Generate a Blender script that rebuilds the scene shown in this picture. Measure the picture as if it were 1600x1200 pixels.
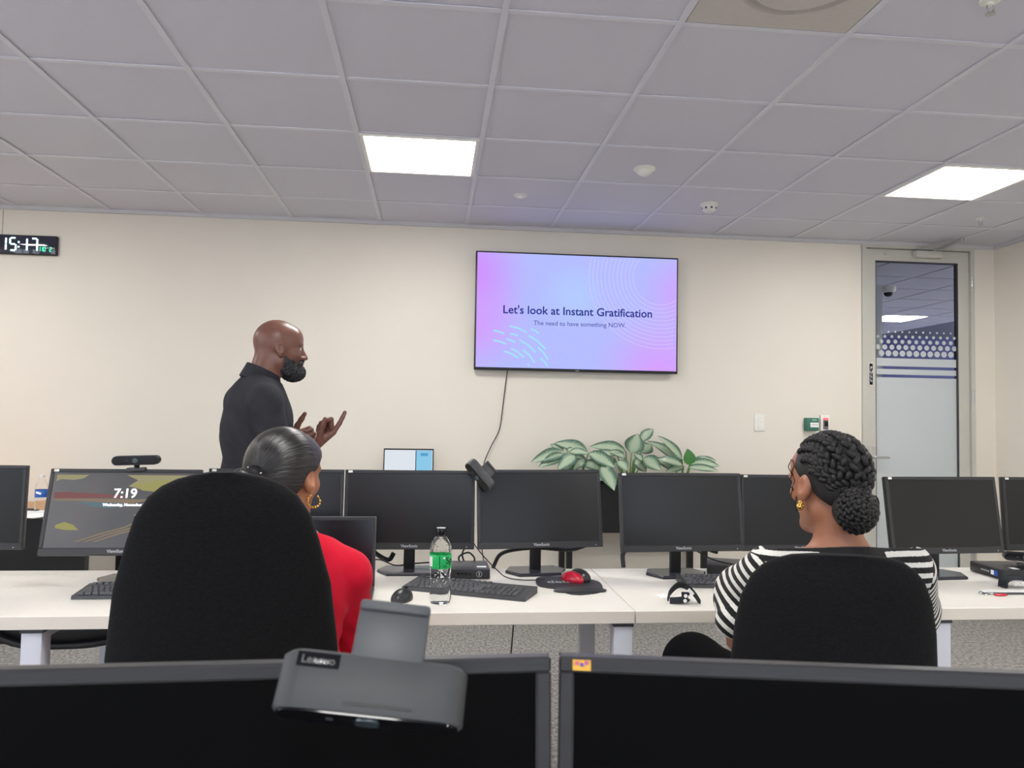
import bpy, bmesh, math, random
import numpy as np
from mathutils import Vector, Matrix

random.seed(7)
np.random.seed(7)
scene = bpy.context.scene
for o in list(bpy.data.objects):
    bpy.data.objects.remove(o, do_unlink=True)
COL = scene.collection
PI = math.pi

# ---------------------------------------------------------------- camera
YAW, PITCH, ROLL, FPX, CAMZ = -0.1021, 0.0426, -0.0166, 1213.2, 1.35
def _rot(y, p, r):
    return (Matrix.Rotation(y, 3, 'Z') @ Matrix.Rotation(p, 3, 'X') @ Matrix.Rotation(r, 3, 'Y'))
CR = _rot(YAW, PITCH, ROLL)
CAMP = Vector((0, 0, CAMZ))
cam = bpy.data.cameras.new('camera')
cam.sensor_width = 36.0
cam.lens = 36.0 * FPX / 1600.0
cam.clip_start = 0.05
cam.dof.use_dof = True
cam.dof.focus_distance = 2.9
cam.dof.aperture_fstop = 11.0
camo = bpy.data.objects.new('camera', cam)
COL.objects.link(camo)
m3 = Matrix((CR.col[0], CR.col[2], -CR.col[1])).transposed()
camo.matrix_world = Matrix.Translation(CAMP) @ m3.to_4x4()
scene.camera = camo

def ray(x, y):
    return CR @ Vector(((x - 800) / FPX, 1.0, (600 - y) / FPX))
def atY(x, y, Y):
    d = ray(x, y); return CAMP + d * (Y / d.y)
def atZ(x, y, z):
    d = ray(x, y); return CAMP + d * ((z - CAMZ) / d.z)

# ---------------------------------------------------------------- world, exposure
world = bpy.data.worlds.new('world'); scene.world = world
world.use_nodes = True
world.node_tree.nodes['Background'].inputs[0].default_value = (0.55, 0.6, 0.7, 1)
world.node_tree.nodes['Background'].inputs[1].default_value = 1.9
vs = scene.view_settings
vs.view_transform = 'Standard'; vs.look = 'None'; vs.gamma = 1.0; vs.use_curve_mapping = False
vs.exposure = 1.48
PANEL_STRENGTH = 10.5      # the ceiling light panels (built with the ceiling)

# ---------------------------------------------------------------- materials
MATS = {}
def lin(c):
    return tuple(((v / 12.92) if v <= 0.04045 else ((v + 0.055) / 1.055) ** 2.4) for v in c)
def rgb(r, g, b):
    return lin((r / 255, g / 255, b / 255))
def mat(name, col, rough=0.5, metal=0.0, var=0.0, scale=40.0, bump=0.0, bscale=None, spec=0.5, coat=0.0,
        sheen=0.0, trans=0.0, emit=None, estr=0.0, ior=1.45, stretch=None, detail=3.0):
    if name in MATS: return MATS[name]
    m = bpy.data.materials.new(name); m.use_nodes = True
    nt = m.node_tree; b = nt.nodes['Principled BSDF']
    b.inputs['Base Color'].default_value = (*col, 1)
    b.inputs['Roughness'].default_value = rough
    b.inputs['Metallic'].default_value = metal
    b.inputs['Specular IOR Level'].default_value = spec
    b.inputs['IOR'].default_value = ior
    b.inputs['Coat Weight'].default_value = coat
    b.inputs['Sheen Weight'].default_value = sheen
    b.inputs['Transmission Weight'].default_value = trans
    if emit:
        b.inputs['Emission Color'].default_value = (*emit, 1)
        b.inputs['Emission Strength'].default_value = estr
    if var > 0 or bump > 0:
        tc = nt.nodes.new('ShaderNodeTexCoord'); mp = nt.nodes.new('ShaderNodeMapping')
        nt.links.new(tc.outputs['Object'], mp.inputs[0])
        if stretch: mp.inputs['Scale'].default_value = stretch
        n = nt.nodes.new('ShaderNodeTexNoise'); n.inputs['Scale'].default_value = scale
        n.inputs['Detail'].default_value = detail
        nt.links.new(mp.outputs[0], n.inputs['Vector'])
        if var > 0:
            r = nt.nodes.new('ShaderNodeValToRGB')
            r.color_ramp.elements[0].position = 0.3; r.color_ramp.elements[1].position = 0.7
            r.color_ramp.elements[0].color = (*[max(0, v * (1 - var)) for v in col], 1)
            r.color_ramp.elements[1].color = (*[min(1, v * (1 + var)) for v in col], 1)
            nt.links.new(n.outputs['Fac'], r.inputs[0]); nt.links.new(r.outputs[0], b.inputs['Base Color'])
        if bump > 0:
            n2 = n
            if bscale:
                n2 = nt.nodes.new('ShaderNodeTexNoise'); n2.inputs['Scale'].default_value = bscale
                n2.inputs['Detail'].default_value = detail
                nt.links.new(mp.outputs[0], n2.inputs['Vector'])
            bp = nt.nodes.new('ShaderNodeBump'); bp.inputs['Strength'].default_value = bump
            bp.inputs['Distance'].default_value = 0.004
            nt.links.new(n2.outputs['Fac'], bp.inputs['Height']); nt.links.new(bp.outputs[0], b.inputs['Normal'])
    MATS[name] = m
    return m
def emis(name, col, s):
    if name in MATS: return MATS[name]
    m = bpy.data.materials.new(name); m.use_nodes = True
    nt = m.node_tree; nt.nodes.remove(nt.nodes['Principled BSDF'])
    e = nt.nodes.new('ShaderNodeEmission'); e.inputs[0].default_value = (*col, 1); e.inputs[1].default_value = s
    nt.links.new(e.outputs[0], nt.nodes['Material Output'].inputs[0])
    MATS[name] = m
    return m

wall_m = mat('wall_paint', rgb(229, 222, 209), 0.75, var=0.02, scale=1.2, bump=0.04, bscale=180)
ceil_m = mat('mineral_tile', rgb(210, 209, 219), 0.9, var=0.035, scale=260, bump=0.35, bscale=420)
rail_m = mat('white_rail', rgb(216, 216, 224), 0.5, var=0.02, scale=8)
carpet_m = mat('carpet', rgb(150, 147, 143), 0.98, var=0.45, scale=85, bump=0.6, bscale=200, spec=0.1, stretch=(0.8, 0.45, 1))
alu_m = mat('grey_door_paint', rgb(196, 194, 184), 0.45, var=0.02, scale=6)
desk_m = mat('white_laminate', rgb(238, 233, 224), 0.35, var=0.012, scale=5)
deskedge_m = mat('desk_edge_band', rgb(228, 220, 207), 0.45, var=0.012, scale=5)
leg_m = mat('white_powder_coat', rgb(205, 206, 214), 0.4, var=0.02, scale=10)
blk_m = mat('black_plastic', rgb(38, 38, 40), 0.42, var=0.12, scale=60)
bez_m = mat('bezel_plastic', rgb(50, 50, 52), 0.38, var=0.10, scale=30, bump=0.05, bscale=500, stretch=(0.05, 1, 1))
scr_near = mat('near_screen', rgb(6, 7, 9), 0.14, var=0.05, scale=3, spec=0.1)
scr_m = mat('dark_screen', rgb(24, 25, 26), 0.28, var=0.05, scale=3, spec=0.5)
base_m = mat('stand_plastic', rgb(52, 52, 60), 0.22, var=0.08, scale=20)
grey_m = mat('webcam_grey', rgb(66, 67, 68), 0.5, var=0.05, scale=40)
dgrey_m = mat('dark_grey_plastic', rgb(66, 67, 70), 0.45, var=0.06, scale=40)
gloss_m = mat('gloss_black', rgb(14, 14, 18), 0.08, var=0.05, scale=10)
lens_m = mat('lens_glass', rgb(60, 75, 80), 0.05, var=0.2, scale=80, coat=1.0)
chrome_m = mat('satin_steel', rgb(190, 190, 188), 0.3, metal=0.9, var=0.04, scale=20)
white_m = mat('white_plastic', rgb(236, 234, 226), 0.4, var=0.015, scale=12)
paper_m = mat('paper', rgb(240, 240, 238), 0.8, var=0.02, scale=30)
fabric_m = mat('chair_fabric', rgb(27, 27, 28), 0.95, var=0.28, scale=340, bump=0.5, bscale=420, sheen=0.04, spec=0.1, stretch=(0.35, 1, 1))
metalb_m = mat('black_metal', rgb(24, 24, 26), 0.45, var=0.1, scale=30)
text_w = mat('white_print', rgb(235, 235, 235), 0.6, var=0.01)
text_g = mat('grey_print', rgb(170, 172, 176), 0.6, var=0.01)

# ---------------------------------------------------------------- mesh helpers
class MB:
    def __init__(s): s.v = []; s.f = []
    def add(s, vs_, fs):
        n = len(s.v); s.v += [tuple(v) for v in vs_]; s.f += [tuple(i + n for i in f) for f in fs]; return s
    def box(s, c, d, rot=None):
        hx, hy, hz = d[0] / 2, d[1] / 2, d[2] / 2
        p = [Vector((x, y, z)) for x in (-hx, hx) for y in (-hy, hy) for z in (-hz, hz)]
        if rot is not None: p = [rot @ q for q in p]
        c = Vector(c)
        return s.add([q + c for q in p], [(0, 1, 3, 2), (4, 6, 7, 5), (0, 4, 5, 1), (2, 3, 7, 6), (0, 2, 6, 4), (1, 5, 7, 3)])
    def b2(s, x0, x1, y0, y1, z0, z1):
        return s.box(((x0 + x1) / 2, (y0 + y1) / 2, (z0 + z1) / 2), (x1 - x0, y1 - y0, z1 - z0))
    def rbox(s, c, d, r=0.005, seg=2, rot=None):
        bm = bmesh.new(); bmesh.ops.create_cube(bm, size=1)
        bmesh.ops.scale(bm, vec=d, verts=bm.verts)
        bmesh.ops.bevel(bm, geom=list(bm.edges), offset=min(r, min(d) * 0.49), segments=seg, profile=0.5, affect='EDGES')
        bm.verts.index_update()
        p = [v.co.copy() for v in bm.verts]
        if rot is not None: p = [rot @ q for q in p]
        c = Vector(c)
        s.add([q + c for q in p], [[v.index for v in f.verts] for f in bm.faces]); bm.free(); return s
    def loft(s, rings, cap=True):
        n = len(rings[0]); N = len(rings)
        vs_ = [p for r in rings for p in r]
        fs = []
        for i in range(N - 1):
            for j in range(n):
                k = (j + 1) % n
                fs.append((i * n + j, i * n + k, (i + 1) * n + k, (i + 1) * n + j))
        if cap:
            fs.append(tuple(range(n - 1, -1, -1))); fs.append(tuple((N - 1) * n + j for j in range(n)))
        return s.add(vs_, fs)
    def lathe(s, prof, n=24, c=(0, 0, 0), cap=True, rot=None):
        rings = []
        c = Vector(c)
        for r, z in prof:
            ring = [Vector((r * math.cos(2 * PI * j / n), r * math.sin(2 * PI * j / n), z)) for j in range(n)]
            if rot is not None: ring = [rot @ q for q in ring]
            rings.append([q + c for q in ring])
        return s.loft(rings, cap)
    def tube(s, pts, r, n=8, cap=True):
        pts = [Vector(p) for p in pts]; rings = []
        rs = r if isinstance(r, (list, tuple)) else [r] * len(pts)
        t0 = (pts[1] - pts[0]).normalized()
        u = t0.orthogonal().normalized()
        for i, p in enumerate(pts):
            t = (pts[min(i + 1, len(pts) - 1)] - pts[max(i - 1, 0)])
            if t.length < 1e-9: t = t0
            t = t.normalized()
            u = (u - t * u.dot(t))
            u = u.normalized() if u.length > 1e-6 else t.orthogonal().normalized()
            w = t.cross(u)
            rings.append([p + (u * math.cos(2 * PI * j / n) + w * math.sin(2 * PI * j / n)) * rs[i] for j in range(n)])
        return s.loft(rings, cap)
    def cyl(s, a, b, r, r2=None, n=16): return s.tube([a, b], [r, r if r2 is None else r2], n)
    def ell(s, c, r, nu=16, nv=10, rot=None, zmin=None):
        c = Vector(c); rings = []
        for i in range(nv + 1):
            th = PI * (i + 0.02 if i == 0 else (i - 0.02 if i == nv else i)) / nv
            ring = []
            for j in range(nu):
                ph = 2 * PI * j / nu
                q = Vector((r[0] * math.sin(th) * math.cos(ph), r[1] * math.sin(th) * math.sin(ph), -r[2] * math.cos(th)))
                if zmin is not None and q.z < zmin: q.z = zmin
                if rot is not None: q = rot @ q
                ring.append(q + c)
            rings.append(ring)
        return s.loft(rings)
    def prism(s, poly, z0, z1):
        n = len(poly)
        return s.loft([[Vector((x, y, z0)) for x, y in poly], [Vector((x, y, z1)) for x, y in poly]])
    def mesh(s, name, m, smooth=35):
        me = bpy.data.meshes.new(name); me.from_pydata(s.v, [], s.f); me.update()
        bm = bmesh.new(); bm.from_mesh(me); bmesh.ops.recalc_face_normals(bm, faces=bm.faces); bm.to_mesh(me); bm.free()
        if smooth:
            me.shade_smooth()
            me.set_sharp_from_angle(angle=math.radians(smooth))
        if m: me.materials.append(m)
        return me
    def build(s, name, m, parent=None, loc=(0, 0, 0), rz=0.0, smooth=35):
        return link(name, s.mesh(name, m, smooth), parent, loc, rz)
def link(name, me, parent=None, loc=(0, 0, 0), rz=0.0):
    o = bpy.data.objects.new(name, me); COL.objects.link(o)
    o.location = loc
    if rz: o.rotation_euler = (0, 0, rz)
    if parent: o.parent = parent
    return o
def tag(o, label=None, cat=None, group=None, kind=None):
    if label: o['label'] = label
    if cat: o['category'] = cat
    if group: o['group'] = group
    if kind: o['kind'] = kind
    return o
def thing(name, label, cat, loc=(0, 0, 0), rz=0.0, group=None):
    o = bpy.data.objects.new(name, None); COL.objects.link(o)
    o.empty_display_size = 0.05
    o.location = loc; o.rotation_euler = (0, 0, rz)
    return tag(o, label, cat, group)
def struct(o): o['kind'] = 'structure'; return o
def arc(c, r, a0, a1, n, ax=(1, 0, 0), ay=(0, 0, 1)):
    c = Vector(c); ax = Vector(ax); ay = Vector(ay)
    return [c + ax * (r * math.cos(a0 + (a1 - a0) * i / n)) + ay * (r * math.sin(a0 + (a1 - a0) * i / n)) for i in range(n + 1)]
def spline(P, n=8):
    P = [Vector(p) for p in P]; out = []
    Q = [P[0] * 2 - P[1]] + P + [P[-1] * 2 - P[-2]]
    for i in range(1, len(Q) - 2):
        for k in range(n):
            t = k / n
            a, b, c, d = Q[i - 1], Q[i], Q[i + 1], Q[i + 2]
            out.append(0.5 * ((2 * b) + (c - a) * t + (2 * a - 5 * b + 4 * c - d) * t * t + (3 * b - a - 3 * c + d) * t ** 3))
    out.append(P[-1]); return out
def text(name, body, size, m, parent, M, align='CENTER', extrude=0.0003, bold=0.0, xs=1.0):
    """lettering as a thin mesh: local X right, local Y up, facing local +Z, placed with matrix M"""
    cu = bpy.data.curves.new('t', 'FONT'); cu.body = body; cu.size = size; cu.align_x = align; cu.align_y = 'CENTER'
    cu.extrude = extrude; cu.offset = bold; cu.resolution_u = 3
    to = bpy.data.objects.new('t', cu); COL.objects.link(to)
    bpy.context.view_layer.update()
    dg = bpy.context.evaluated_depsgraph_get()
    me = bpy.data.meshes.new_from_object(to.evaluated_get(dg))
    bpy.data.objects.remove(to, do_unlink=True); bpy.data.curves.remove(cu)
    me.name = name; me.transform(M @ Matrix.Diagonal((xs, 1, 1, 1)))
    me.materials.clear(); me.materials.append(m)
    return link(name, me, parent)
# matrix whose local x,y,z axes are given, origin o
def frame(o, x, y):
    x = Vector(x).normalized(); y = Vector(y).normalized(); z = x.cross(y)
    M = Matrix((x, y, z)).transposed().to_4x4(); M.translation = Vector(o); return M
# ================================================================ room
WY = 5.445                      # back wall face
XL, XR, YB = -4.6, 4.22, -3.3   # side walls, wall behind the camera
CZ = 2.70
GX, GY = -1.5859, 3.1233        # a ceiling grid crossing
DX0, DX1, DZ = 3.175, 4.028, 2.668   # door opening

floor = struct(MB().b2(XL - .1, XR + .1, YB - .1, WY + .12, -0.1, 0).build('floor', carpet_m, smooth=0))
wb = MB()
wb.b2(XL - .1, DX0, WY, WY + .12, 0, CZ + .1); wb.b2(DX1, XR + .1, WY, WY + .12, 0, CZ + .1)
wb.b2(DX0, DX1, WY, WY + .12, DZ, CZ + .1)
wall_back = struct(wb.build('wall_back', wall_m, smooth=0))
MB().b2(-2.871, -2.867, WY - .0015, WY + .01, 2.51, CZ).build('panel_joint', mat('joint_shadow', rgb(150, 146, 142), .8, var=.02), wall_back, smooth=0)  # thin grey strip marks the joint between wall panels
struct(MB().b2(XR, XR + .1, YB - .1, WY + .1, 0, CZ + .1).build('wall_right', wall_m, smooth=0))
WZ0, WZ1 = .85, 2.45            # windows added to brighten the ceiling, unseen: left wall and behind the camera
LW = [(-2.6, -.4), (.2, 2.4)]; RWN = [(-3.6, -1.2), (-.6, 1.8), (2.2, 3.8)]
wl = MB(); wl.b2(XL - .1, XL, YB - .1, WY + .1, 0, WZ0).b2(XL - .1, XL, YB - .1, WY + .1, WZ1, CZ + .1)
wr = MB(); wr.b2(XL - .1, XR + .1, YB - .1, YB, 0, WZ0).b2(XL - .1, XR + .1, YB - .1, YB, WZ1, CZ + .1)
def piers(mb, spans, lo, hi, fn):
    e = [lo] + [v for s_ in spans for v in s_] + [hi]
    for a, b in zip(e[0::2], e[1::2]): fn(a, b)
piers(wl, LW, YB - .1, WY + .1, lambda a, b: wl.b2(XL - .1, XL, a, b, WZ0, WZ1))
piers(wr, RWN, XL - .1, XR + .1, lambda a, b: wr.b2(a, b, YB - .1, YB, WZ0, WZ1))
struct(wl.build('wall_left', wall_m, smooth=0)); struct(wr.build('wall_rear', wall_m, smooth=0))
def window(n, c, along, length):
    w = struct(bpy.data.objects.new('window_%d' % n, None)); COL.objects.link(w); w.location = c
    w.rotation_euler = (0, 0, 0 if along == 'x' else PI / 2)
    L, zz = length / 2, (WZ1 - WZ0) / 2
    m = MB(); f = .05
    m.b2(-L, L, -.03, .03, -zz, -zz + f).b2(-L, L, -.03, .03, zz - f, zz).b2(-L, -L + f, -.03, .03, -zz + f, zz - f).b2(L - f, L, -.03, .03, -zz + f, zz - f).b2(-.02, .02, -.03, .03, -zz + f, zz - f)
    m.build('window_frame', alu_m, w, smooth=0)
    pl_ = bpy.data.lights.new('window_portal', 'AREA'); pl_.shape = 'RECTANGLE'; pl_.size = length; pl_.size_y = WZ1 - WZ0; pl_.cycles.is_portal = True
    po = bpy.data.objects.new('window_portal', pl_); COL.objects.link(po); po.location = c
    po.rotation_euler = (PI / 2, 0, PI) if along == 'x' else (PI / 2, 0, -PI / 2)
for k, (a, b) in enumerate(LW): window(k + 1, (XL - .05, (a + b) / 2, (WZ0 + WZ1) / 2), 'y', b - a)
for k, (a, b) in enumerate(RWN): window(k + 3, ((a + b) / 2, YB - .05, (WZ0 + WZ1) / 2), 'x', b - a)
# shadow-gap angle where wall meets ceiling
tm = mat('trim_white', rgb(205, 203, 205), 0.5, var=0.02)
struct(MB().b2(XL, XR, WY - .022, WY, CZ - .022, CZ + .004).build('trim_1', tm, smooth=0))
struct(MB().b2(XR - .022, XR, YB, WY - .022, CZ - .022, CZ + .004).build('trim_2', tm, smooth=0))
bbm = mat('baseboard_grey', rgb(120, 118, 116), .6, var=.03)
struct(MB().b2(XL, DX0 - .05, WY - .012, WY, 0, .09).build('baseboard_back', bbm, smooth=0))
struct(MB().b2(XR - .012, XR, YB, WY - .05, 0, .09).build('baseboard_right', bbm, smooth=0))

# ceiling: slab above, tiles and rails as pieces
ceiling = struct(MB().b2(XL - .1, XR + .1, YB - .1, WY + .12, CZ + .06, CZ + .16).build('ceiling', mat('slab', rgb(150, 150, 150), .9, var=.05), smooth=0))
T = 0.6; RW = 0.024
i0 = math.floor((XL - GX) / T); i1 = math.ceil((XR - GX) / T)
j0 = math.floor((YB - GY) / T); j1 = math.ceil((WY - GY) / T)
LIGHTS = {(i, j) for i in (-3, 2, 7) for j in (1, -3, -7)}
DIFF = (4, -2)
tile_cache = {}
def tile_mesh(w, d):
    k = (round(w, 3), round(d, 3))
    if k not in tile_cache:
        tile_cache[k] = MB().box((0, 0, 0), (w, d, .016)).mesh('ceiling_tile', ceil_m, 0)
    return tile_cache[k]
for i in range(i0, i1):
    for j in range(j0, j1):
        x0 = max(GX + i * T, XL); x1 = min(GX + (i + 1) * T, XR); y0 = max(GY + j * T, YB); y1 = min(GY + (j + 1) * T, WY)
        if x1 - x0 < .03 or y1 - y0 < .03 or (i, j) in LIGHTS or (i, j) == DIFF: continue
        o = link('ceiling_tile', tile_mesh(x1 - x0 - .004, y1 - y0 - .004), ceiling,
                 ((x0 + x1) / 2, (y0 + y1) / 2, CZ + .0125 + random.uniform(-.0008, .0008)))
        o.rotation_euler = (random.uniform(-.0015, .0015), random.uniform(-.0015, .0015), 0)
for i in range(i0, i1 + 1):
    x = GX + i * T
    if XL < x < XR: MB().b2(x - RW / 2, x + RW / 2, YB, WY - .02, CZ - .002, CZ + .003).b2(x - .003, x + .003, YB, WY - .02, CZ + .003, CZ + .04).build('ceiling_rail', rail_m, ceiling, smooth=0)
for j in range(j0, j1 + 1):
    y = GY + j * T
    if YB < y < WY - .03:
        for i in range(i0, i1):
            x0 = max(GX + i * T + RW / 2, XL); x1 = min(GX + (i + 1) * T - RW / 2, XR)
            if x1 - x0 > .05: MB().b2(x0, x1, y - RW / 2, y + RW / 2, CZ - .0005, CZ + .0035).build('cross_rail', rail_m, ceiling, smooth=0)
# LED light panels
lit = emis('led_diffuser', (1.0, 0.985, 0.96), PANEL_STRENGTH)
def light_panel(i, j, label, z=CZ, cx=None, cy=None):
    x = GX + (i + .5) * T if cx is None else cx; y = GY + (j + .5) * T if cy is None else cy
    t = thing('ceiling_light', label, 'ceiling light', (x, y, z), group='square ceiling light panels')
    h = T / 2 - .010; f = .018
    fr = MB()
    fr.b2(-h, h, -h, -h + f, -.006, .012).b2(-h, h, h - f, h, -.006, .012).b2(-h, -h + f, -h + f, h - f, -.006, .012).b2(h - f, h, -h + f, h - f, -.006, .012)
    fr.build('frame', white_m, t, smooth=0)
    MB().b2(-h + f, h - f, -h + f, h - f, -.002, .004).build('diffuser', lit, t, smooth=0)
    MB().b2(-h, h, -h, h, .012, .05).build('housing', white_m, t, smooth=0)
    return t
labs = {(2, 1): 'glowing square light panel in the ceiling left of the wall screen', (7, 1): 'glowing square light panel in the ceiling nearest the glass door'}
for (i, j) in sorted(LIGHTS):
    light_panel(i, j, labs.get((i, j), 'glowing square ceiling light panel further back, out of the picture'))
# round air diffuser in its own ceiling panel
dx, dy = GX + (DIFF[0] + .5) * T, GY + (DIFF[1] + .5) * T
dm = mat('diffuser_paint', rgb(196, 190, 184), .5, var=.02)
dt = thing('air_diffuser', 'round white air diffuser in a square ceiling panel at the top edge', 'air vent', (dx, dy, CZ))
pl = MB(); n = 48; ro = .272
for a in range(n):
    a0, a1 = 2 * PI * a / n, 2 * PI * (a + 1) / n
    def sq(t):
        c, s_ = math.cos(t), math.sin(t); k = .285 / max(abs(c), abs(s_)); return (k * c, k * s_, 0)
    pl.add([(.20 * math.cos(a0), .20 * math.sin(a0), 0), (.20 * math.cos(a1), .20 * math.sin(a1), 0), sq(a1), sq(a0)], [(0, 1, 2, 3)])
pl.build('panel', dm, dt, smooth=0)
MB().lathe([(.20, 0), (.185, .02), (.15, .045), (.15, .06)], 48, cap=False).build('cone', dm, dt)
MB().lathe([(.001, -.012), (.15, -.012), (.158, -.006), (.15, 0), (.001, .002)], 48).build('centre_plate', dm, dt)
MB().b2(-.28, .28, -.28, .28, .06, .065).build('plenum', metalb_m, dt, smooth=0)
# detectors and sprinklers
def puck(name, label, cat, p, prof, m=white_m, extra=None):
    t = thing(name, label, cat, (p.x, p.y, CZ + .004))
    MB().lathe(prof, 28).build('housing', m, t)
    if extra: extra(t)
def smoke_x(t):
    for a in range(8):
        q = a * PI / 4
        MB().box((.042 * math.cos(q), .042 * math.sin(q), -.034), (.004, .012, .012), Matrix.Rotation(q, 3, 'Z')).build('vent_slot', dgrey_m, t, smooth=0)
puck('smoke_detector', 'white domed smoke detector on the ceiling right of the screen', 'smoke detector', atZ(1108, 319, CZ),
     [(.055, 0), (.056, -.012), (.044, -.018), (.044, -.04), (.034, -.05), (.001, -.054)], extra=smoke_x)
puck('motion_sensor', 'white motion sensor dome with grey lens on the ceiling', 'sensor', atZ(1007, 264, CZ),
     [(.058, 0), (.058, -.01), (.044, -.016), (.036, -.03), (.02, -.04), (.001, -.043)])
puck('sprinkler', 'small flat round sprinkler cover on the ceiling above the screen', 'sprinkler', atZ(813, 306, CZ),
     [(.042, 0), (.042, -.006), (.02, -.01), (.018, -.018), (.001, -.02)])
def sprinkler(p, label):
    t = thing('sprinkler', label, 'sprinkler', (p.x, p.y, CZ))
    MB().lathe([(.03, .004), (.03, -.004), (.012, -.008), (.011, -.016), (.001, -.016)], 20).build('rosette', white_m, t)
    fm = MB()
    for s in (-1, 1): fm.tube([(.009 * s, 0, -.014), (.013 * s, 0, -.026), (.003 * s, 0, -.042)], .0022, 6)
    fm.build('yoke', chrome_m, t)
    MB().lathe([(.001, -.042), (.015, -.042), (.015, -.045), (.001, -.045)], 16).build('deflector', chrome_m, t)
sprinkler(atZ(1532, 341, CZ), 'small white sprinkler head on the ceiling above the door')
sprinkler(atZ(1547, 1, CZ), 'small white sprinkler head at the top right corner')

# ================================================================ glass door
door = struct(bpy.data.objects.new('door_1', None)); COL.objects.link(door); door.location = (DX0, WY, 0)
dw = DX1 - DX0
fr = MB()   # architrave / frame standing a little proud of the wall
fr.b2(-.018, .012, -.02, .12, 0, DZ + .01).b2(dw - .012, dw + .018, -.02, .12, 0, DZ + .01).b2(.012, dw - .012, -.02, .12, DZ - .012, DZ + .01)
fr.build('door_frame', alu_m, door, smooth=0)
LX0, LX1, LZ = .016, dw - .016, DZ - .018
GX0, GX1, GZ0, GZ1 = 3.268 - DX0, 3.928 - DX0, .22, 2.565
leaf = MB()
leaf.b2(LX0, GX0, 0.0, .045, .008, LZ).b2(GX1, LX1, 0.0, .045, .008, LZ).b2(GX0, GX1, 0.0, .045, GZ1, LZ).b2(GX0, GX1, 0.0, .045, .008, GZ0)
leaf.build('door_leaf', alu_m, door, smooth=0)
gk = MB(); g = .008
gk.b2(GX0, GX0 + g, .004, .04, GZ0, GZ1).b2(GX1 - g, GX1, .004, .04, GZ0, GZ1).b2(GX0 + g, GX1 - g, .004, .04, GZ1 - g, GZ1).b2(GX0 + g, GX1 - g, .004, .04, GZ0, GZ0 + g)
gk.build('gasket', dgrey_m, door, smooth=0)
glass_m = mat('clear_glass', (.95, .97, 1.0), 0.0, trans=1.0, ior=1.05, var=0.0, spec=.2)
pane = MB().b2(GX0 + g, GX1 - g, .02, .026, GZ0 + g, GZ1 - g).build('glass_pane', glass_m, door, smooth=0)
# frosted film: bands and dots stuck on the glass
fm_ = bpy.data.materials.new('frosted_film'); fm_.use_nodes = True
nt = fm_.node_tree; pb = nt.nodes['Principled BSDF']; pb.inputs['Base Color'].default_value = (*rgb(236, 240, 238), 1); pb.inputs['Roughness'].default_value = .6
tl = nt.nodes.new('ShaderNodeBsdfTranslucent'); tl.inputs[0].default_value = (*rgb(225, 232, 236), 1)
mx = nt.nodes.new('ShaderNodeMixShader'); mx.inputs[0].default_value = .45
nz = nt.nodes.new('ShaderNodeTexNoise'); nz.inputs['Scale'].default_value = 700
bp = nt.nodes.new('ShaderNodeBump'); bp.inputs['Strength'].default_value = .05; nt.links.new(nz.outputs[0], bp.inputs['Height']); nt.links.new(bp.outputs[0], pb.inputs['Normal'])
nt.links.new(pb.outputs[0], mx.inputs[1]); nt.links.new(tl.outputs[0], mx.inputs[2]); nt.links.new(mx.outputs[0], nt.nodes['Material Output'].inputs[0])
def zdoor(y, x=1440): return atY(x, y, WY).z
bands = [(zdoor(573), zdoor(560.5)), (zdoor(586), zdoor(577.5)), (GZ0 + g, zdoor(590.5))]
fb = MB()
for z0, z1 in bands: fb.b2(GX0 + g, GX1 - g, .0185, .0198, z0, z1)
fb.build('frosted_band', fm_, door, smooth=0)
dots = MB()
def dot(x, z, r):
    dots.loft([[Vector((x + r * math.cos(2 * PI * a / 14), yy, z + r * math.sin(2 * PI * a / 14))) for a in range(14)] for yy in (.0185, .0198)])
rows = [(519.3, 1.7), (526.8, 2.5), (534.6, 3.4), (543.3, 4.2), (552.9, 5.0)]
sp = .0553
for q, (yp, rp) in enumerate(rows):
    for c in range(-1, 13):
        x = GX0 + .03 + sp * (c + (.5 if q % 2 == 0 else 0)); r = rp * .00455
        if GX0 + g + r < x < GX1 - g - r: dots.loft  # keep inside the pane
        if GX0 + g + r * .6 < x < GX1 - g - r * .6: dot(x, zdoor(yp), r)
tag(dots.build('frosted_dots', fm_, door, smooth=0), kind='stuff')
for z in (2.41, 1.56, .4):
    MB().cyl((LX1 + .012, -.022, z - .05), (LX1 + .012, -.022, z + .05), .008).cyl((LX1 + .012, -.022, z - .014), (LX1 + .012, -.022, z + .014), .0095).build('hinge', chrome_m, door)
hz = 1.10
MB().rbox((GX0 - .035, -.004, hz), (.04, .01, .16), .003).build('handle_plate', chrome_m, door)
MB().tube([(GX0 - .035, 0, hz), (GX0 - .035, -.05, hz), (GX0 - .01, -.055, hz), (GX0 + .07, -.055, hz)], .0085, 10).build('door_handle', chrome_m, door)
# overhead closer with its arm
MB().rbox(((1385 + 60) and GX0 + .40, -.03, 2.615), (.21, .05, .055), .012).cyl((GX0 + .29, -.03, 2.615), (GX0 + .30, -.03, 2.615), .026).build('closer_body', alu_m, door)
ca = MB(); A = Vector((GX0 + .44, -.04, 2.645)); B = Vector((GX0 + .50, -.27, 2.678)); C_ = Vector((GX0 + .34, -.025, 2.672))
ca.cyl(Vector((GX0 + .44, -.04, 2.60)), A, .014); ca.tube([A, B], .010, 8); ca.tube([B, C_], .008, 8); ca.cyl(B - Vector((0, 0, .012)), B + Vector((0, 0, .012)), .014)
ca.rbox(tuple(C_ + Vector((0, .01, .0))), (.06, .03, .02), .003)
ca.build('closer_arm', chrome_m, door)
MB().cyl((GX0 + .08, -.003, 2.615), (GX0 + .08, .003, 2.615), .009).build('screw_cap', chrome_m, door)
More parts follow.
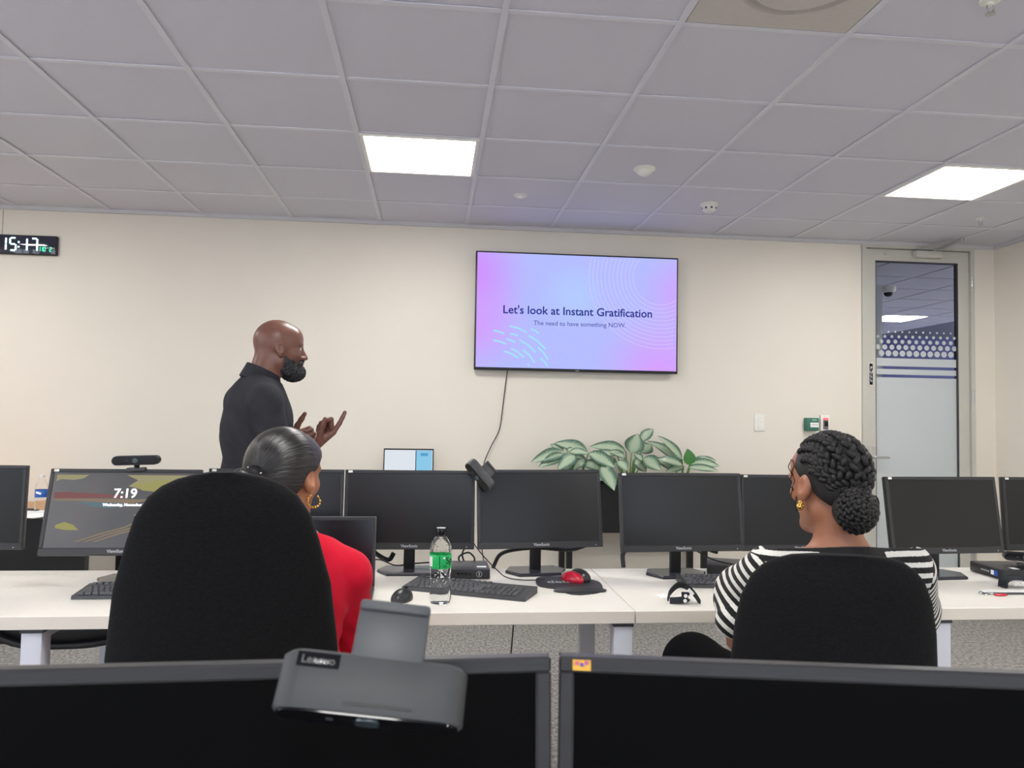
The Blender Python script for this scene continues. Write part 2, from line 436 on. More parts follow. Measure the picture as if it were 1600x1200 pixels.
sg = MB().rbox((3.229 - DX0, -.003, 1.712), (.034, .005, .166), .001).build('pull_sign', white_m, door)
MB().rbox((3.229 - DX0, -.0065, 1.712), (.026, .002, .158), .0005).build('sign_face', gloss_m, sg)
for k, ch in enumerate('PULL'):
    text('sign_letter', ch, .030, text_w, sg, frame((3.229 - DX0, -.0080, 1.757 - k * .030), (1, 0, 0), (0, 0, 1)), bold=.0006)

# ---------------------------------------------------------------- office seen through the door
FY = 11.6
blue_m = mat('far_blue_wall', rgb(104, 108, 156), .8, var=.05, scale=2)
struct(MB().b2(-1, 12, WY + .12, FY + .2, -.1, 0).build('floor_corridor', mat('pale_vinyl', rgb(214, 214, 220), .6, var=.03, scale=4), smooth=0))  # floor made pale to bounce light onto the far ceiling
struct(MB().b2(-1, 12, FY, FY + .1, 0, CZ + .06).build('wall_far', blue_m, smooth=0))
struct(MB().b2(12, 12.1, WY + .12, FY + .1, 0, .8).b2(12, 12.1, WY + .12, FY + .1, 2.5, CZ + .06).build('wall_corridor_right', wall_m, smooth=0))   # opening added in this unseen side to let bluish sky light in
struct(MB().b2(-1.1, -1, WY + .12, FY + .1, 0, CZ + .06).build('wall_corridor_left', wall_m, smooth=0))
struct(MB().b2(XR + .1, 12, WY + .0, WY + .12, 0, CZ + .06).build('wall_corridor_front', wall_m, smooth=0))
cc = struct(MB().b2(-1, 12, WY + .12, FY + .1, CZ + .03, CZ + .08).build('ceiling_corridor', mat('slab2', rgb(120, 122, 135), .9, var=.05), smooth=0))
fl = atZ(1412, 497, CZ)
for i in range(2, 14):
    for j in range(4, 15):
        x0 = GX + (i + 0) * T; y0 = GY + j * T
        if y0 < WY + .12 or y0 + T > FY or x0 + T > 12: continue
        if abs(x0 + .3 - fl.x) < .31 and abs(y0 + .3 - fl.y) < .31: lx, ly = x0 + .3, y0 + .3; continue
        link('ceiling_tile', tile_mesh(T - .02, T - .02), cc, (x0 + .3, y0 + .3, CZ + .012))
lp = light_panel(0, 0, 'glowing ceiling light panel seen through the door glass', CZ + .006, lx, ly)
for ox, oy in ((3.0, 0), (3.0, -2.4), (6.0, -2.4), (6.0, 0)): light_panel(0, 0, 'glowing square ceiling light panel further back, out of the picture', CZ + .006 if oy == 0 else CZ - .004, lx + ox, ly + oy)  # extra panels added out of view to brighten the far office
p = atY(1379, 600, 6.6)
struct(MB().b2(1.5, p.x, 6.6, 6.75, 0, atY(1379, 446, 6.6).z).build('wall_partition', mat('partition_paint', rgb(216, 222, 224), .7, var=.02), smooth=0))
cd = atZ(1388, 449, CZ)
t = thing('dome_camera', 'small white dome security camera on the ceiling behind the door glass', 'camera', (cd.x, cd.y, CZ))
MB().lathe([(.07, .01), (.07, -.03), (.06, -.05), (.05, -.055), (.001, -.055)], 24).build('housing', white_m, t)
MB().ell((0, 0, -.055), (.045, .045, .04), 16, 8).build('dome', gloss_m, t)
# ================================================================ wall screen
TVX0, TVX1, TVZ1, TVZ0 = .2834, 1.7368, CAMZ + 1.1595, CAMZ + 1.1595 - .8337
TVY = WY - .065
tw, th = TVX1 - TVX0, TVZ1 - TVZ0
tv = thing('television', 'large wall-mounted screen showing a pink and lilac slide', 'television', ((TVX0 + TVX1) / 2, TVY, (TVZ0 + TVZ1) / 2))
MB().rbox((0, .016, 0), (tw, .03, th), .004).b2(-tw * .35, tw * .35, .03, .052, -th * .42, th * .3).build('housing', blk_m, tv)
MB().b2(-.25, .25, .05, .0635, -.2, .2).build('wall_bracket', metalb_m, tv, smooth=0)
bz = .011; SW, SH = tw - 2 * bz, th - 2 * bz - .008; SZ = .004
# slide: emissive gradient
sm = bpy.data.materials.new('slide'); sm.use_nodes = True; nt = sm.node_tree; nt.nodes.remove(nt.nodes['Principled BSDF'])
N = nt.nodes.new; L = nt.links.new
tc = N('ShaderNodeTexCoord'); sx = N('ShaderNodeSeparateXYZ'); L(tc.outputs['Object'], sx.inputs[0])
def mth(op, a, b=None, c=None):
    n = N('ShaderNodeMath'); n.operation = op
    for k, v in enumerate((a, b, c)):
        if v is None: continue
        if isinstance(v, (int, float)): n.inputs[k].default_value = v
        else: L(v, n.inputs[k])
    return n.outputs[0]
def blob(cx, cz, r, p=1.0):
    dxx = mth('MULTIPLY', mth('SUBTRACT', sx.outputs[0], cx), 1.0); dzz = mth('SUBTRACT', sx.outputs[2], cz)
    d = mth('SQRT', mth('ADD', mth('MULTIPLY', dxx, dxx), mth('MULTIPLY', dzz, dzz)))
    n = N('ShaderNodeMapRange'); n.interpolation_type = 'SMOOTHSTEP'; L(d, n.inputs[0]); n.inputs[1].default_value = r; n.inputs[2].default_value = 0; n.inputs[3].default_value = 0; n.inputs[4].default_value = p
    return n.outputs[0]
base = (*rgb(180, 188, 255), 1)
def over(prev, col, fac):
    m = N('ShaderNodeMix'); m.data_type = 'RGBA'
    if isinstance(prev, tuple): m.inputs[6].default_value = prev
    else: L(prev, m.inputs[6])
    m.inputs[7].default_value = (*col, 1); L(fac, m.inputs[0]); return m.outputs[2]
c = over(base, rgb(208, 142, 255), blob(-.78, .25, .50))
c = over(c, rgb(210, 158, 255), blob(-.72, -.10, .42, .9))
c = over(c, rgb(212, 160, 252), blob(.60, -.42, .55))
c = over(c, rgb(205, 165, 255), blob(.75, .15, .38, .9))
c = over(c, rgb(178, 205, 255), blob(-.03, .12, .30, .8))
gr = N('ShaderNodeTexNoise'); gr.inputs['Scale'].default_value = 260; L(tc.outputs['Object'], gr.inputs[0])
mm = N('ShaderNodeMix'); mm.data_type = 'RGBA'; mm.blend_type = 'MULTIPLY'; mm.inputs[0].default_value = .25; L(c, mm.inputs[6]); L(gr.outputs['Color'], mm.inputs[7])
em = N('ShaderNodeEmission'); L(mm.outputs[2], em.inputs[0]); em.inputs[1].default_value = .42
L(em.outputs[0], nt.nodes['Material Output'].inputs[0])
scr = MB().b2(-SW / 2, SW / 2, -.0012, .003, SZ - SH / 2, SZ + SH / 2).build('screen', sm, tv, smooth=0)
def uz(u, v, y=-.0022):   # slide coordinates 0..1, v down
    return Vector(((u - .5) * SW, y, SZ + (.5 - v) * SH))
navy = emis('slide_navy', rgb(44, 52, 140), .36); navy2 = emis('slide_slate', rgb(84, 88, 165), .36)
text('slide_title', "Let's look at Instant Gratification", .0805, navy, scr, frame(uz(.502, .497), (1, 0, 0), (0, 0, 1)), bold=.0012)
text('slide_subtitle', 'The need to have something NOW.', .045, navy2, scr, frame(uz(.512, .606), (1, 0, 0), (0, 0, 1)), bold=.0002)
ringm = emis('slide_rings', rgb(222, 208, 255), .36); cyanm = emis('slide_cyan', rgb(165, 225, 250), .36)
rg = MB()
def ribbon(mb, pts, w, y=-.0018):
    pts = [Vector(p) for p in pts]
    for i in range(len(pts) - 1):
        a, b = pts[i], pts[i + 1]; t_ = (b - a).normalized(); nn = Vector((-t_.z, 0, t_.x)) * w / 2
        mb.add([a - nn, b - nn, b + nn, a + nn], [(0, 1, 2, 3)])
cx_, cz_ = (.915 - .5) * SW, SZ + (.5 - .17) * SH
for k in range(12):
    r = .195 + k * .0285
    seg = []
    for a in range(121):
        q = 2 * PI * a / 120; x = cx_ + r * 1.02 * math.cos(q); z = cz_ + r * math.sin(q)
        ok = abs(x) < SW / 2 - .003 and SZ - SH / 2 + .003 < z < SZ + SH / 2 - .003
        if ok: seg.append((x, -.0018, z))
        if (not ok or a == 120) and len(seg) > 1: ribbon(rg, seg, .0028)
        if not ok: seg = []
rg.build('slide_rings', ringm, scr, smooth=0)
stl = []   # slanting dashes, bottom left
for (x0, y0, x1, y1) in [(340, 628, 455, 668), (230, 662, 302, 682), (345, 682, 398, 695), (485, 642, 540, 674), (230, 730, 315, 752), (318, 718, 380, 742), (408, 722, 520, 806), (470, 690, 588, 782), (352, 782, 440, 842), (432, 790, 515, 876), (303, 802, 405, 850), (535, 768, 605, 856), (555, 846, 605, 902), (465, 888, 480, 900)]:
    a = Vector(((x0 - 808) / 1390 * SW, 0, SZ - (y0 - 518) / 795 * SH)); b = Vector(((x1 - 808) / 1390 * SW, 0, SZ - (y1 - 518) / 795 * SH))
    d = (b - a); pr = Vector((-d.z, 0, d.x)).normalized()
    st = MB(); ribbon(st, [a + Vector((0, -.0018, 0)), a + d * .5 + pr * (d.length * .06) + Vector((0, -.0018, 0)), b + Vector((0, -.0018, 0))], .012); st.build('slide_dash', cyanm, scr, smooth=0)
MB().b2(-.012, .012, -.003, .001, -th / 2 + .004, -th / 2 + .010).build('maker_mark', text_g, tv, smooth=0)
# cable dropping from the screen
cp = [atY(793, 578, WY - .03), atY(790, 600, WY - .01), atY(785, 640, WY - .01), atY(780, 672, WY - .012), atY(766, 700, WY - .02), atY(755, 730, WY - .03), atY(752, 780, WY - .04), atY(752, 850, WY - .03), Vector((.45, WY - .03, .01))]
tag(MB().tube(spline(cp, 6), .0035, 6).build('screen_cable', blk_m), 'thin dark cable hanging down the wall below the screen', 'cable')

# ================================================================ wall clock
c0, c1 = atY(-22, 366, WY - .03), atY(88, 399.5, WY - .03)
cw, ch = c1.x - c0.x, c0.z - c1.z + .005
ck = thing('digital_clock', 'black LED digital wall clock reading 15:17', 'clock', ((c0.x + c1.x) / 2, WY - .03, (c0.z + c1.z) / 2 + .003))
MB().rbox((0, .014, 0), (cw, .03, ch), .008, 3).build('housing', blk_m, ck)
face = MB().rbox((0, -.0015, 0), (cw - .012, .003, ch - .012), .001).build('face', mat('clock_face', rgb(40, 44, 62), .06, var=.05, coat=.5), ck)
led = emis('clock_led', rgb(190, 240, 250), 1.6); ledg = emis('clock_green', rgb(70, 225, 165), .9)
SEG = {'1': 'bc', '5': 'afgcd', '7': 'abc', '0': 'abcdef', '2': 'abged'}
def seg7(mb, ch_, x, z, w, h, t_):
    H2 = h / 2
    R = {'a': (x, z + H2, 1), 'g': (x, z, 1), 'd': (x, z - H2, 1), 'b': (x + w / 2, z + H2 / 2, 0), 'c': (x + w / 2, z - H2 / 2, 0), 'f': (x - w / 2, z + H2 / 2, 0), 'e': (x - w / 2, z - H2 / 2, 0)}
    for q in SEG[ch_]:
        a, b, hor = R[q]
        if hor: mb.box((a, -.0036, b), (w * .78, .001, t_))
        else: mb.box((a, -.0036, b), (t_, .001, H2 * .86))
def ckx(px_): return (atY(px_, 383, WY - .03).x) - (c0.x + c1.x) / 2
hz_ = .083; wz = .036
for chh, pxx in (('1', 8), ('5', 20.5), ('1', 41), ('7', 54)):
    dg = MB(); seg7(dg, chh, ckx(pxx) - (.012 if chh == '1' else 0), .001, wz, hz_, .010); dg.build('time_digit', led, face, smooth=0)
for zz in (.016, -.016): MB().box((ckx(29.5), -.0036, zz), (.010, .001, .010)).build('colon_dot', led, face, smooth=0)
for chh, pxx in (('1', 62), ('1', 65.5), ('0', 70), ('2', 79.5)):
    d2 = MB(); seg7(d2, chh, ckx(pxx), -.026, .011, .028, .004); d2.build('date_digit', ledg, face, smooth=0)

# ================================================================ switch and door release on the wall
p = atY(1186, 660, WY)
t = thing('light_switch', 'white rectangular light switch plate on the cream wall', 'switch', (p.x, WY, p.z))
MB().rbox((0, -.005, 0), (.078, .010, .125), .003).build('plate', white_m, t)
MB().rbox((.008, -.0115, 0), (.045, .004, .095), .002).build('rocker', white_m, t)
MB().box((.006, -.0137, .002), (.012, .0006, .003)).build('marking', text_g, t, smooth=0)
p = atY(1265, 663, WY)
green_m = mat('release_green', rgb(60, 112, 96), .45, var=.04)
t = thing('emergency_release', 'green emergency door release box on the wall by the card reader', 'door release', (p.x, WY, p.z))
MB().rbox((0, -.025, 0), (.094, .05, .094), .006).build('housing', green_m, t)
MB().rbox((.012, -.0505, -.004), (.062, .002, .034), .0008).build('glass_label', paper_m, t)
MB().box((.012, -.0518, -.002), (.046, .0006, .004)).build('print_line', text_g, t, smooth=0)
MB().loft([[Vector((.012 + .02 * k, yy, .026 + .012 * z)) for k, z in ((-1, 0), (1, 0), (.7, 1), (-.7, 1))] for yy in (-.051, -.0495)]).build('cover_tab', mat('pale_green', rgb(120, 180, 160), .5, var=.02), t, smooth=0)
p = atY(1287, 661, WY)
t = thing('card_reader', 'white card reader with dark pad and red light by the door', 'card reader', (p.x, WY, p.z))
MB().rbox((0, -.012, 0), (.072, .024, .118), .005).build('housing', white_m, t)
MB().rbox((.003, -.0245, -.004), (.040, .002, .084), .001).build('pad', mat('reader_grey', rgb(110, 108, 104), .4, var=.03), t)
MB().rbox((.006, -.026, -.006), (.026, .002, .036), .001).build('display', gloss_m, t)
MB().rbox((.004, -.026, .030), (.038, .002, .014), .001).build('status_light', emis('reader_red', rgb(230, 90, 100), .8), t)

# ================================================================ desks
DZT = .73; DY0, DY1 = 2.485, 3.185; DT = .040; SEAM = .668
DESKS = [(-1.85, SEAM - .0015, 'long white desk under the lock-screen monitor and drinks bottle'), (SEAM + .0015, 2.80, 'long white desk in front of the striped jumper'), (-3.6, -1.853, 'white desk end at the left edge of the picture')]
for (a, b, lab) in DESKS:
    t = thing('desk', lab, 'desk', ((a + b) / 2, (DY0 + DY1) / 2, 0), group='row of white desks')
    w = b - a; d = DY1 - DY0
    MB().rbox((0, 0, DZT - DT / 2), (w, d, DT), .0015, 1).build('desktop', desk_m, t)
    MB().box((0, -d / 2 - .0006, DZT - DT / 2), (w - .002, .0012, DT - .003)).build('edge_band', deskedge_m, t, smooth=0)
    ms = MB()
    for yy in (.0, .24): ms.b2(-w / 2 + .05, w / 2 - .05, yy - .02, yy + .02, DZT - DT - .05, DZT - DT)
    ms.build('beam', leg_m, t, smooth=0)
    def leg(x, y):
        MB().rbox((x, y, (DZT - DT - .012) / 2 + .004), (.060, .060, DZT - DT - .018), .003).build('leg', leg_m, t)
        MB().box((x, y, DZT - DT - .006), (.066, .066, .012)).build('leg_cap', dgrey_m, t, smooth=0)
    xs = {-1.85: (atY(56, 1010, 2.525).x, SEAM - .036), SEAM + .0015: (atY(1464, 1005, 2.525).x,), -3.6: (-3.2,)}[a]
    xs = [x - (a + b) / 2 for x in xs]
    for x in xs:
        leg(x, -d / 2 + .04); leg(x, d / 2 - .09)
        MB().b2(x - .02, x + .02, -d / 2 + .07, d / 2 - .12, DZT - DT - .04, DZT - DT - .012).build('side_rail', leg_m, t, smooth=0)
    if a == -1.85:
        MB().rbox((-.72, .08, .585), (1.05, .16, .075), .012).build('cable_tray', metalb_m, t)
        MB().tube(spline([(-.95, -.02, .64), (-.80, -.02, .56), (-.66, -.01, .545), (-.5, -.02, .56), (-.30, -.01, .62)], 5), .012, 8).build('tray_cable', blk_m, t)
    # wire cable basket under the worktop
    wz0 = DZT - DT - .085
    bk = MB(); x0, x1 = -w / 2 + .12, w / 2 - .12
    for yy, z in ((.02, DZT - DT - .05), (.02, wz0), (.08, wz0 - .012), (.14, wz0), (.14, DZT - DT - .05)): bk.tube([(x0, yy, z), (x1, yy, z)], .0025, 5)
    nseg = int((x1 - x0) / .075)
    for k in range(nseg + 1):
        x = x0 + (x1 - x0) * k / nseg
        bk.tube([(x, .02, DZT - DT), (x, .02, wz0), (x, .08, wz0 - .012), (x, .14, wz0), (x, .14, DZT - DT)], .002, 5)
    tag(bk.build('cable_basket', metalb_m, t), kind='stuff') if False else bk.build('cable_basket', metalb_m, t)

# ================================================================ monitors
def monitor(label, X, Y, zc, yaw, tilt, w=.505, h=.306, z0=DZT, lock=False, bez=.0135, group='flat monitors in the far desk row', logo=True, sticker=True, bdy=0.0):
    t = thing('monitor', label, 'monitor', (X, Y, z0), yaw, group)
    zl = zc - z0
    Rt = Matrix.Rotation(-tilt, 3, 'X')     # top leans back (+Y)
    c = Vector((0, 0, zl))
    def P(x, y, z): return c + Rt @ Vector((x, y, z))
    RM = Rt
    hb = MB(); bb = .026
    D = .016
    # front bezel as four bars around the screen, and a back shell
    hb.rbox(P(0, D / 2, h / 2 - bez / 2), (w, D, bez), .002, 1, RM); hb.rbox(P(0, D / 2, -h / 2 + bb / 2), (w, D, bb), .002, 1, RM)
    for s in (-1, 1): hb.rbox(P(s * (w / 2 - bez / 2), D / 2, (bb - bez) / 2), (bez, D, h - bez - bb + .002), .002, 1, RM)
    hs = hb.build('bezel', bez_m, t)
    shell = MB(); sr = []
    for (k, yy) in ((1.0, D - .002), (.985, D + .012), (.86, D + .026), (.55, D + .040)):
        sr.append([P(a * w / 2 * k, yy, b * h / 2 * k) for a, b in ((-1, -1), (1, -1), (1, 1), (-1, 1))])
    shell.loft(sr).build('back_shell', blk_m, t)
    sc_z = (bb - bez) / 2; sw, sh = w - 2 * bez, h - bez - bb
    sm_ = scr_m if logo else scr_near
    scn = MB().box(P(0, .005, sc_z), (sw + .002, .004, sh + .002), RM).build('screen', sm_ if not lock else lock, t, smooth=0)
    up = RM @ Vector((0, 0, 1))
    if logo: text('maker_logo', 'ViewSonic', .0155, text_g, hs, frame(P(0, -.0006, -h / 2 + bb * .52), (1, 0, 0), up), bold=.0004)
    if sticker:
        MB().box(P(-w / 2 + .020, -.0004, h / 2 - bez * .5), (.016, .001, .009), RM).build('corner_badge', white_m if logo else mat('badge_yellow', rgb(240, 180, 70), .5, var=.2, scale=300), hs, smooth=0)
    MB().box(P(w / 2 - .03, -.0004, -h / 2 + bb * .35), (.003, .001, .003), RM).build('power_light', text_w, hs, smooth=0)
    # stand
    ny = .062 + bdy
    MB().rbox((0, ny + .01, zl * .5 + .006), (.044, .026, zl - .008), .006).build('neck', blk_m, t)
    MB().rbox(P(0, .05 + bdy / 2, -.01), (.11, .035 + bdy, .11), .006, 2, RM).build('mount', blk_m, t)
    poly = [(-.085, -.03), (.085, -.03), (.125, .05), (.095, .125), (-.095, .125), (-.125, .05)]
    bs = MB(); n_ = len(poly)
    bs.loft([[Vector((x, y + .01 + bdy, z)) for x, y in [(a * k, .05 + (b - .05) * k) for a, b in poly]] for k, z in ((.97, 0.0), (1, .003), (1, .009), (.96, .013))])
    bs.build('stand_base', base_m, t)
    return t, P, up, scn, (sw, sh, sc_z)

# lock-screen wallpaper
lk = bpy.data.materials.new('lock_wallpaper'); lk.use_nodes = True; nt = lk.node_tree
N = nt.nodes.new; L = nt.links.new
pb = nt.nodes['Principled BSDF']; pb.inputs['Base Color'].default_value = (.01, .01, .012, 1); pb.inputs['Roughness'].default_value = .3
tc = N('ShaderNodeTexCoord'); nz = N('ShaderNodeTexNoise'); nz.inputs['Scale'].default_value = 6.0; nz.inputs['Detail'].default_value = 4; L(tc.outputs['Object'], nz.inputs[0])
rp = N('ShaderNodeValToRGB'); L(nz.outputs[0], rp.inputs[0])
rp.color_ramp.elements[0].position = .35; rp.color_ramp.elements[0].color = (*rgb(70, 71, 72), 1)
rp.color_ramp.elements[1].position = .68; rp.color_ramp.elements[1].color = (*rgb(84, 80, 82), 1)
L(rp.outputs[0], pb.inputs['Emission Color']); pb.inputs['Emission Strength'].default_value = .35

G = 'flat monitors in the far desk row'
MON = {}
for key, lab, args, kw in [
    ('M0', 'black monitor cut off by the left edge of the picture', (-1.727, 3.028, .99, -.019, .041), {}),
    ('M1', 'black monitor with a lit lock screen reading 7:19', (-1.07, 2.855, .998, .024, .269), dict(w=.511, h=.301, lock=lk, bdy=.075)),
    ('M2', 'dark monitor half hidden behind the ponytailed woman', (-.585, 3.05, .984, 0, .08), {}),
    ('M3', 'dark monitor behind the green-labelled drinks bottle', (-.077, 3.069, .983, .007, .074), {}),
    ('M4', 'dark monitor in front of the left end of the planter, above the mouse mat', (.434, 3.051, .992, .121, .177), {}),
    ('M5', 'dark monitor in front of the right half of the leafy plants', (.988, 2.99, .988, .058, .142), {}),
    ('M6', 'dark monitor half hidden behind the braided head', (1.501, 3.035, .981, .005, .055), {}),
    ('M7', 'dark monitor below the glass door, right of the braided head', (2.063, 2.947, .986, .081, .155), {}),
    ('M8', 'dark monitor cut off by the right edge of the picture', (2.649, 3.046, .98, .003, .071), {})]:
    MON[key] = monitor(lab, *args, group=G, **kw)
# lock screen print
t, P, up, scn, (sw, sh, scz) = MON['M1']
lw = emis('lock_white', (1, 1, 1), .75)
def lkp(u, v, y=.0024): return P((u - .5) * sw, y, scz + (.5 - v) * sh)
text('lock_time', '7:19', .046, lw, scn, frame(lkp(.505, .285), (1, 0, 0), up), bold=.0008)
text('lock_date', 'Wednesday, November 2', .0135, lw, scn, frame(lkp(.505, .435), (1, 0, 0), up), bold=.0005)
def lpoly(pts, m, y):
    n_ = len(pts); MB().add([lkp(u, v, y) for u, v in pts], [tuple(range(n_))]).build('wallpaper_shape', m, scn, smooth=0)
ly = emis('lk_yellow', rgb(150, 146, 96), .40); lo_ = emis('lk_olive', rgb(150, 144, 112), .40); lr = emis('lk_red', rgb(128, 88, 88), .38); lt = emis('lk_teal', rgb(92, 112, 118), .42); ltan = emis('lk_tan', rgb(136, 120, 104), .38); ldk = emis('lk_plum', rgb(84, 68, 74), .38)
lpoly([(.02, .03), (.24, .03), (.20, .08), (.14, .10), (.05, .09), (.02, .12)], lo_, .00285)
lpoly([(.50, .03), (.99, .03), (.99, .30), (.80, .27), (.70, .20), (.60, .22), (.52, .18), (.58, .10)], lo_, .00285)
lpoly([(.55, .16), (.72, .10), (.99, .12), (.99, .34), (.80, .27), (.62, .24)], ly, .00275)
lpoly([(.02, .27), (.12, .26), (.50, .31), (.52, .34), (.25, .345), (.02, .35)], lr, .0028)
lpoly([(.02, .35), (.30, .35), (.60, .36), (.75, .34), (.55, .42), (.20, .385), (.02, .375)], ltan, .0028)
lpoly([(.18, .38), (.50, .40), (.55, .43), (.42, .48), (.28, .46)], lt, .0028)
lpoly([(.06, .70), (.12, .66), (.18, .70), (.22, .77), (.12, .765), (.06, .74)], ly, .0028)
lpoly([(.58, .56), (.64, .58), (.70, .64), (.68, .66), (.62, .63)], ly, .0028)
lpoly([(.76, .58), (.90, .56), (.86, .62), (.76, .68)], ly, .0028)
for q in range(3):
    o_ = q * .062
    lpoly([(.20 + o_, .92), (.35 + o_, .82), (.52 + o_, .73), (.62 + o_, .64), (.622 + o_, .655), (.535 + o_, .742), (.365 + o_, .832), (.22 + o_, .925)], ltan, .0027)
lpoly([(.55, .90), (.68, .74), (.80, .72), (.95, .85), (.90, .96), (.6, .96)], ldk, .0028)

# two monitors close to the camera, on their own desk
FZ = 1.14
def fgmon(label, p0, yaw, sgn, w=.505):
    u = Vector((math.cos(yaw), math.sin(yaw), 0)); tilt = .09; h = .306
    corner = Vector(p0)                       # top corner at the gap
    ctr_top = corner + u * (sgn * w / 2)
    nrm = Vector((-math.sin(yaw), math.cos(yaw), 0))
    c = ctr_top - (Vector((0, 0, 1)) * math.cos(tilt) + nrm * math.sin(tilt)) * (h / 2)
    return monitor(label, c.x, c.y, c.z, yaw, tilt, w, h, DZT, group='monitors on the near desk', logo=False, sticker=sgn > 0)
FGL = fgmon('near black monitor with a grey webcam hanging over its top edge', (.109, .685, FZ), .029, -1)
FGR = fgmon('near black monitor with a coloured sticker on its top left corner', (.116, .686, FZ), -.173, 1)
# coloured sticker on the right one: three little birds, kept as plain colour blobs
t, P, up, scn, (sw, sh, scz) = FGR
w_, h_ = .505, .306
for (dx_, dz_, cc_, s_) in ((-.004, .0018, rgb(214, 120, 140), .0035), (.004, .0022, rgb(190, 110, 150), .0035), (0, .0006, rgb(110, 80, 170), .003)):
    MB().box(P(-w_ / 2 + .020 + dx_, -.0010, h_ / 2 - .0068 + dz_), (s_, .0006, s_), Matrix.Rotation(-.09, 3, 'X')).build('sticker_print', mat('stk%d' % int(cc_[0] * 1000), cc_, .5, var=.1, scale=400), t, smooth=0)
nd = thing('desk', 'near desk edge below the two closest monitors', 'desk', (.05, .62, 0), group='row of white desks')
MB().rbox((0, .0, DZT - DT / 2), (1.9, .66, DT), .0015, 1).build('desktop', desk_m, nd)
for sx_ in (-.88, .88):
    for sy_ in (-.26, .26): MB().rbox((sx_, sy_, (DZT - DT) / 2), (.06, .06, DZT - DT), .003).build('leg', leg_m, nd)
# ================================================================ webcams
def stadium(hw, hh, n=10):
    pts = []
    for k in range(n + 1): a = -PI / 2 + PI * k / n; pts.append((hw - hh + hh * math.cos(a), hh * math.sin(a)))
    for k in range(n + 1): a = PI / 2 + PI * k / n; pts.append((-hw + hh + hh * math.cos(a), hh * math.sin(a)))
    return pts
def webcam(label, M, body_m, clip=True, tabm=None, tab=False, mark=False, L_=.150):
    t = thing('webcam', label, 'webcam', (0, 0, 0), group='bar-shaped webcams'); t.matrix_world = M
    H2 = .0165; D2 = .0215
    st = stadium(L_ / 2, H2)
    MB().loft([[Vector((x * k, y, z * k)) for x, z in st] for k, y in ((.97, -D2), (1, -D2 + .002), (1, D2 - .003), (.94, D2))]).build('body', body_m, t)
    MB().loft([[Vector((x * .955, y, z * .88)) for x, z in st] for y in (-D2 - .0015, -D2 + .001)]).build('front_glass', gloss_m, t)
    MB().lathe([(.0005, -.002), (.0095, -.002), (.0105, .001), (.0105, .004)], 24, (0, -D2 - .001, 0), rot=Matrix.Rotation(-PI / 2, 3, 'X')).build('lens', lens_m, t)
    MB().lathe([(.0005, -.001), (.003, -.001), (.003, .002)], 10, (-.028, -D2 - .001, 0), rot=Matrix.Rotation(-PI / 2, 3, 'X')).build('indicator', dgrey_m, t)
    if tab:
        tt = MB(); tt.rbox((.008, D2 + .018, H2 - .005), (.056, .046, .009), .003)
        tt.build('mount_tab', tabm or body_m, t)
        MB().rbox((.008, D2 + .039, H2 - .002), (.056, .009, .012), .003).build('tab_rim', tabm or body_m, t)
        MB().rbox((.008, D2 + .037, -.010), (.040, .008, .045), .003).build('clip_arm', tabm or body_m, t)
        MB().box((.006, -D2 + .006, H2 + .0002), (.052, .0022, .0008)).build('seam', metalb_m, t, smooth=0)
    if mark:
        lb = MB().rbox((-.043, D2 - .008, H2 + .0004), (.032, .011, .0012), .0004).build('label_plate', gloss_m, t)
        text('label_text', 'Lenovo', .0085, mat('label_print', rgb(88, 88, 88), .6, var=.02), lb, frame((-.043, D2 - .0085, H2 + .0012), (1, 0, 0), (0, 1, 0)), bold=.0002)
    if clip:
        MB().ell((0, .004, -H2 - .004), (.010, .010, .008), 14, 8).build('ball_joint', blk_m, t)
        MB().rbox((0, .0, -H2 - .016), (.062, .036, .012), .003).rbox((0, .022, -H2 - .036), (.05, .006, .04), .002).build('clip', grey_m, t)
    return t
t1, P1, up1, _, _ = MON['M1']
# on the lock-screen monitor
p = atY(213.5, 719, 2.90)
webcam('black bar webcam standing level on top of the lock-screen monitor', Matrix.Translation(p) @ Matrix.Rotation(.10, 4, 'Z') @ Matrix.Rotation(-.03, 4, 'Y'), blk_m, clip=True, L_=.156)
# slanting one at the gap between two monitors
p = atY(750, 742, 3.015)
Mw = Matrix.Translation(p) @ Matrix.Rotation(math.radians(49), 4, 'Y') @ Matrix.Rotation(math.radians(46), 4, 'X')
webcam('dark webcam tipped sideways over the gap between two monitors', Mw, dgrey_m, clip=False, tab=True, L_=.138)
# grey one hanging over the near monitor
p = atY(582, 1080, .612)
Mw = Matrix.Translation(p) @ Matrix.Rotation(math.radians(-2), 4, 'Z') @ Matrix.Rotation(math.radians(6.5), 4, 'Y') @ Matrix.Rotation(math.radians(54), 4, 'X')
webcam('large grey webcam in the foreground hanging over the near monitor', Mw, grey_m, clip=False, tab=True, tabm=mat('webcam_tab', rgb(84, 86, 88), .45, var=.04), mark=True, L_=.143)

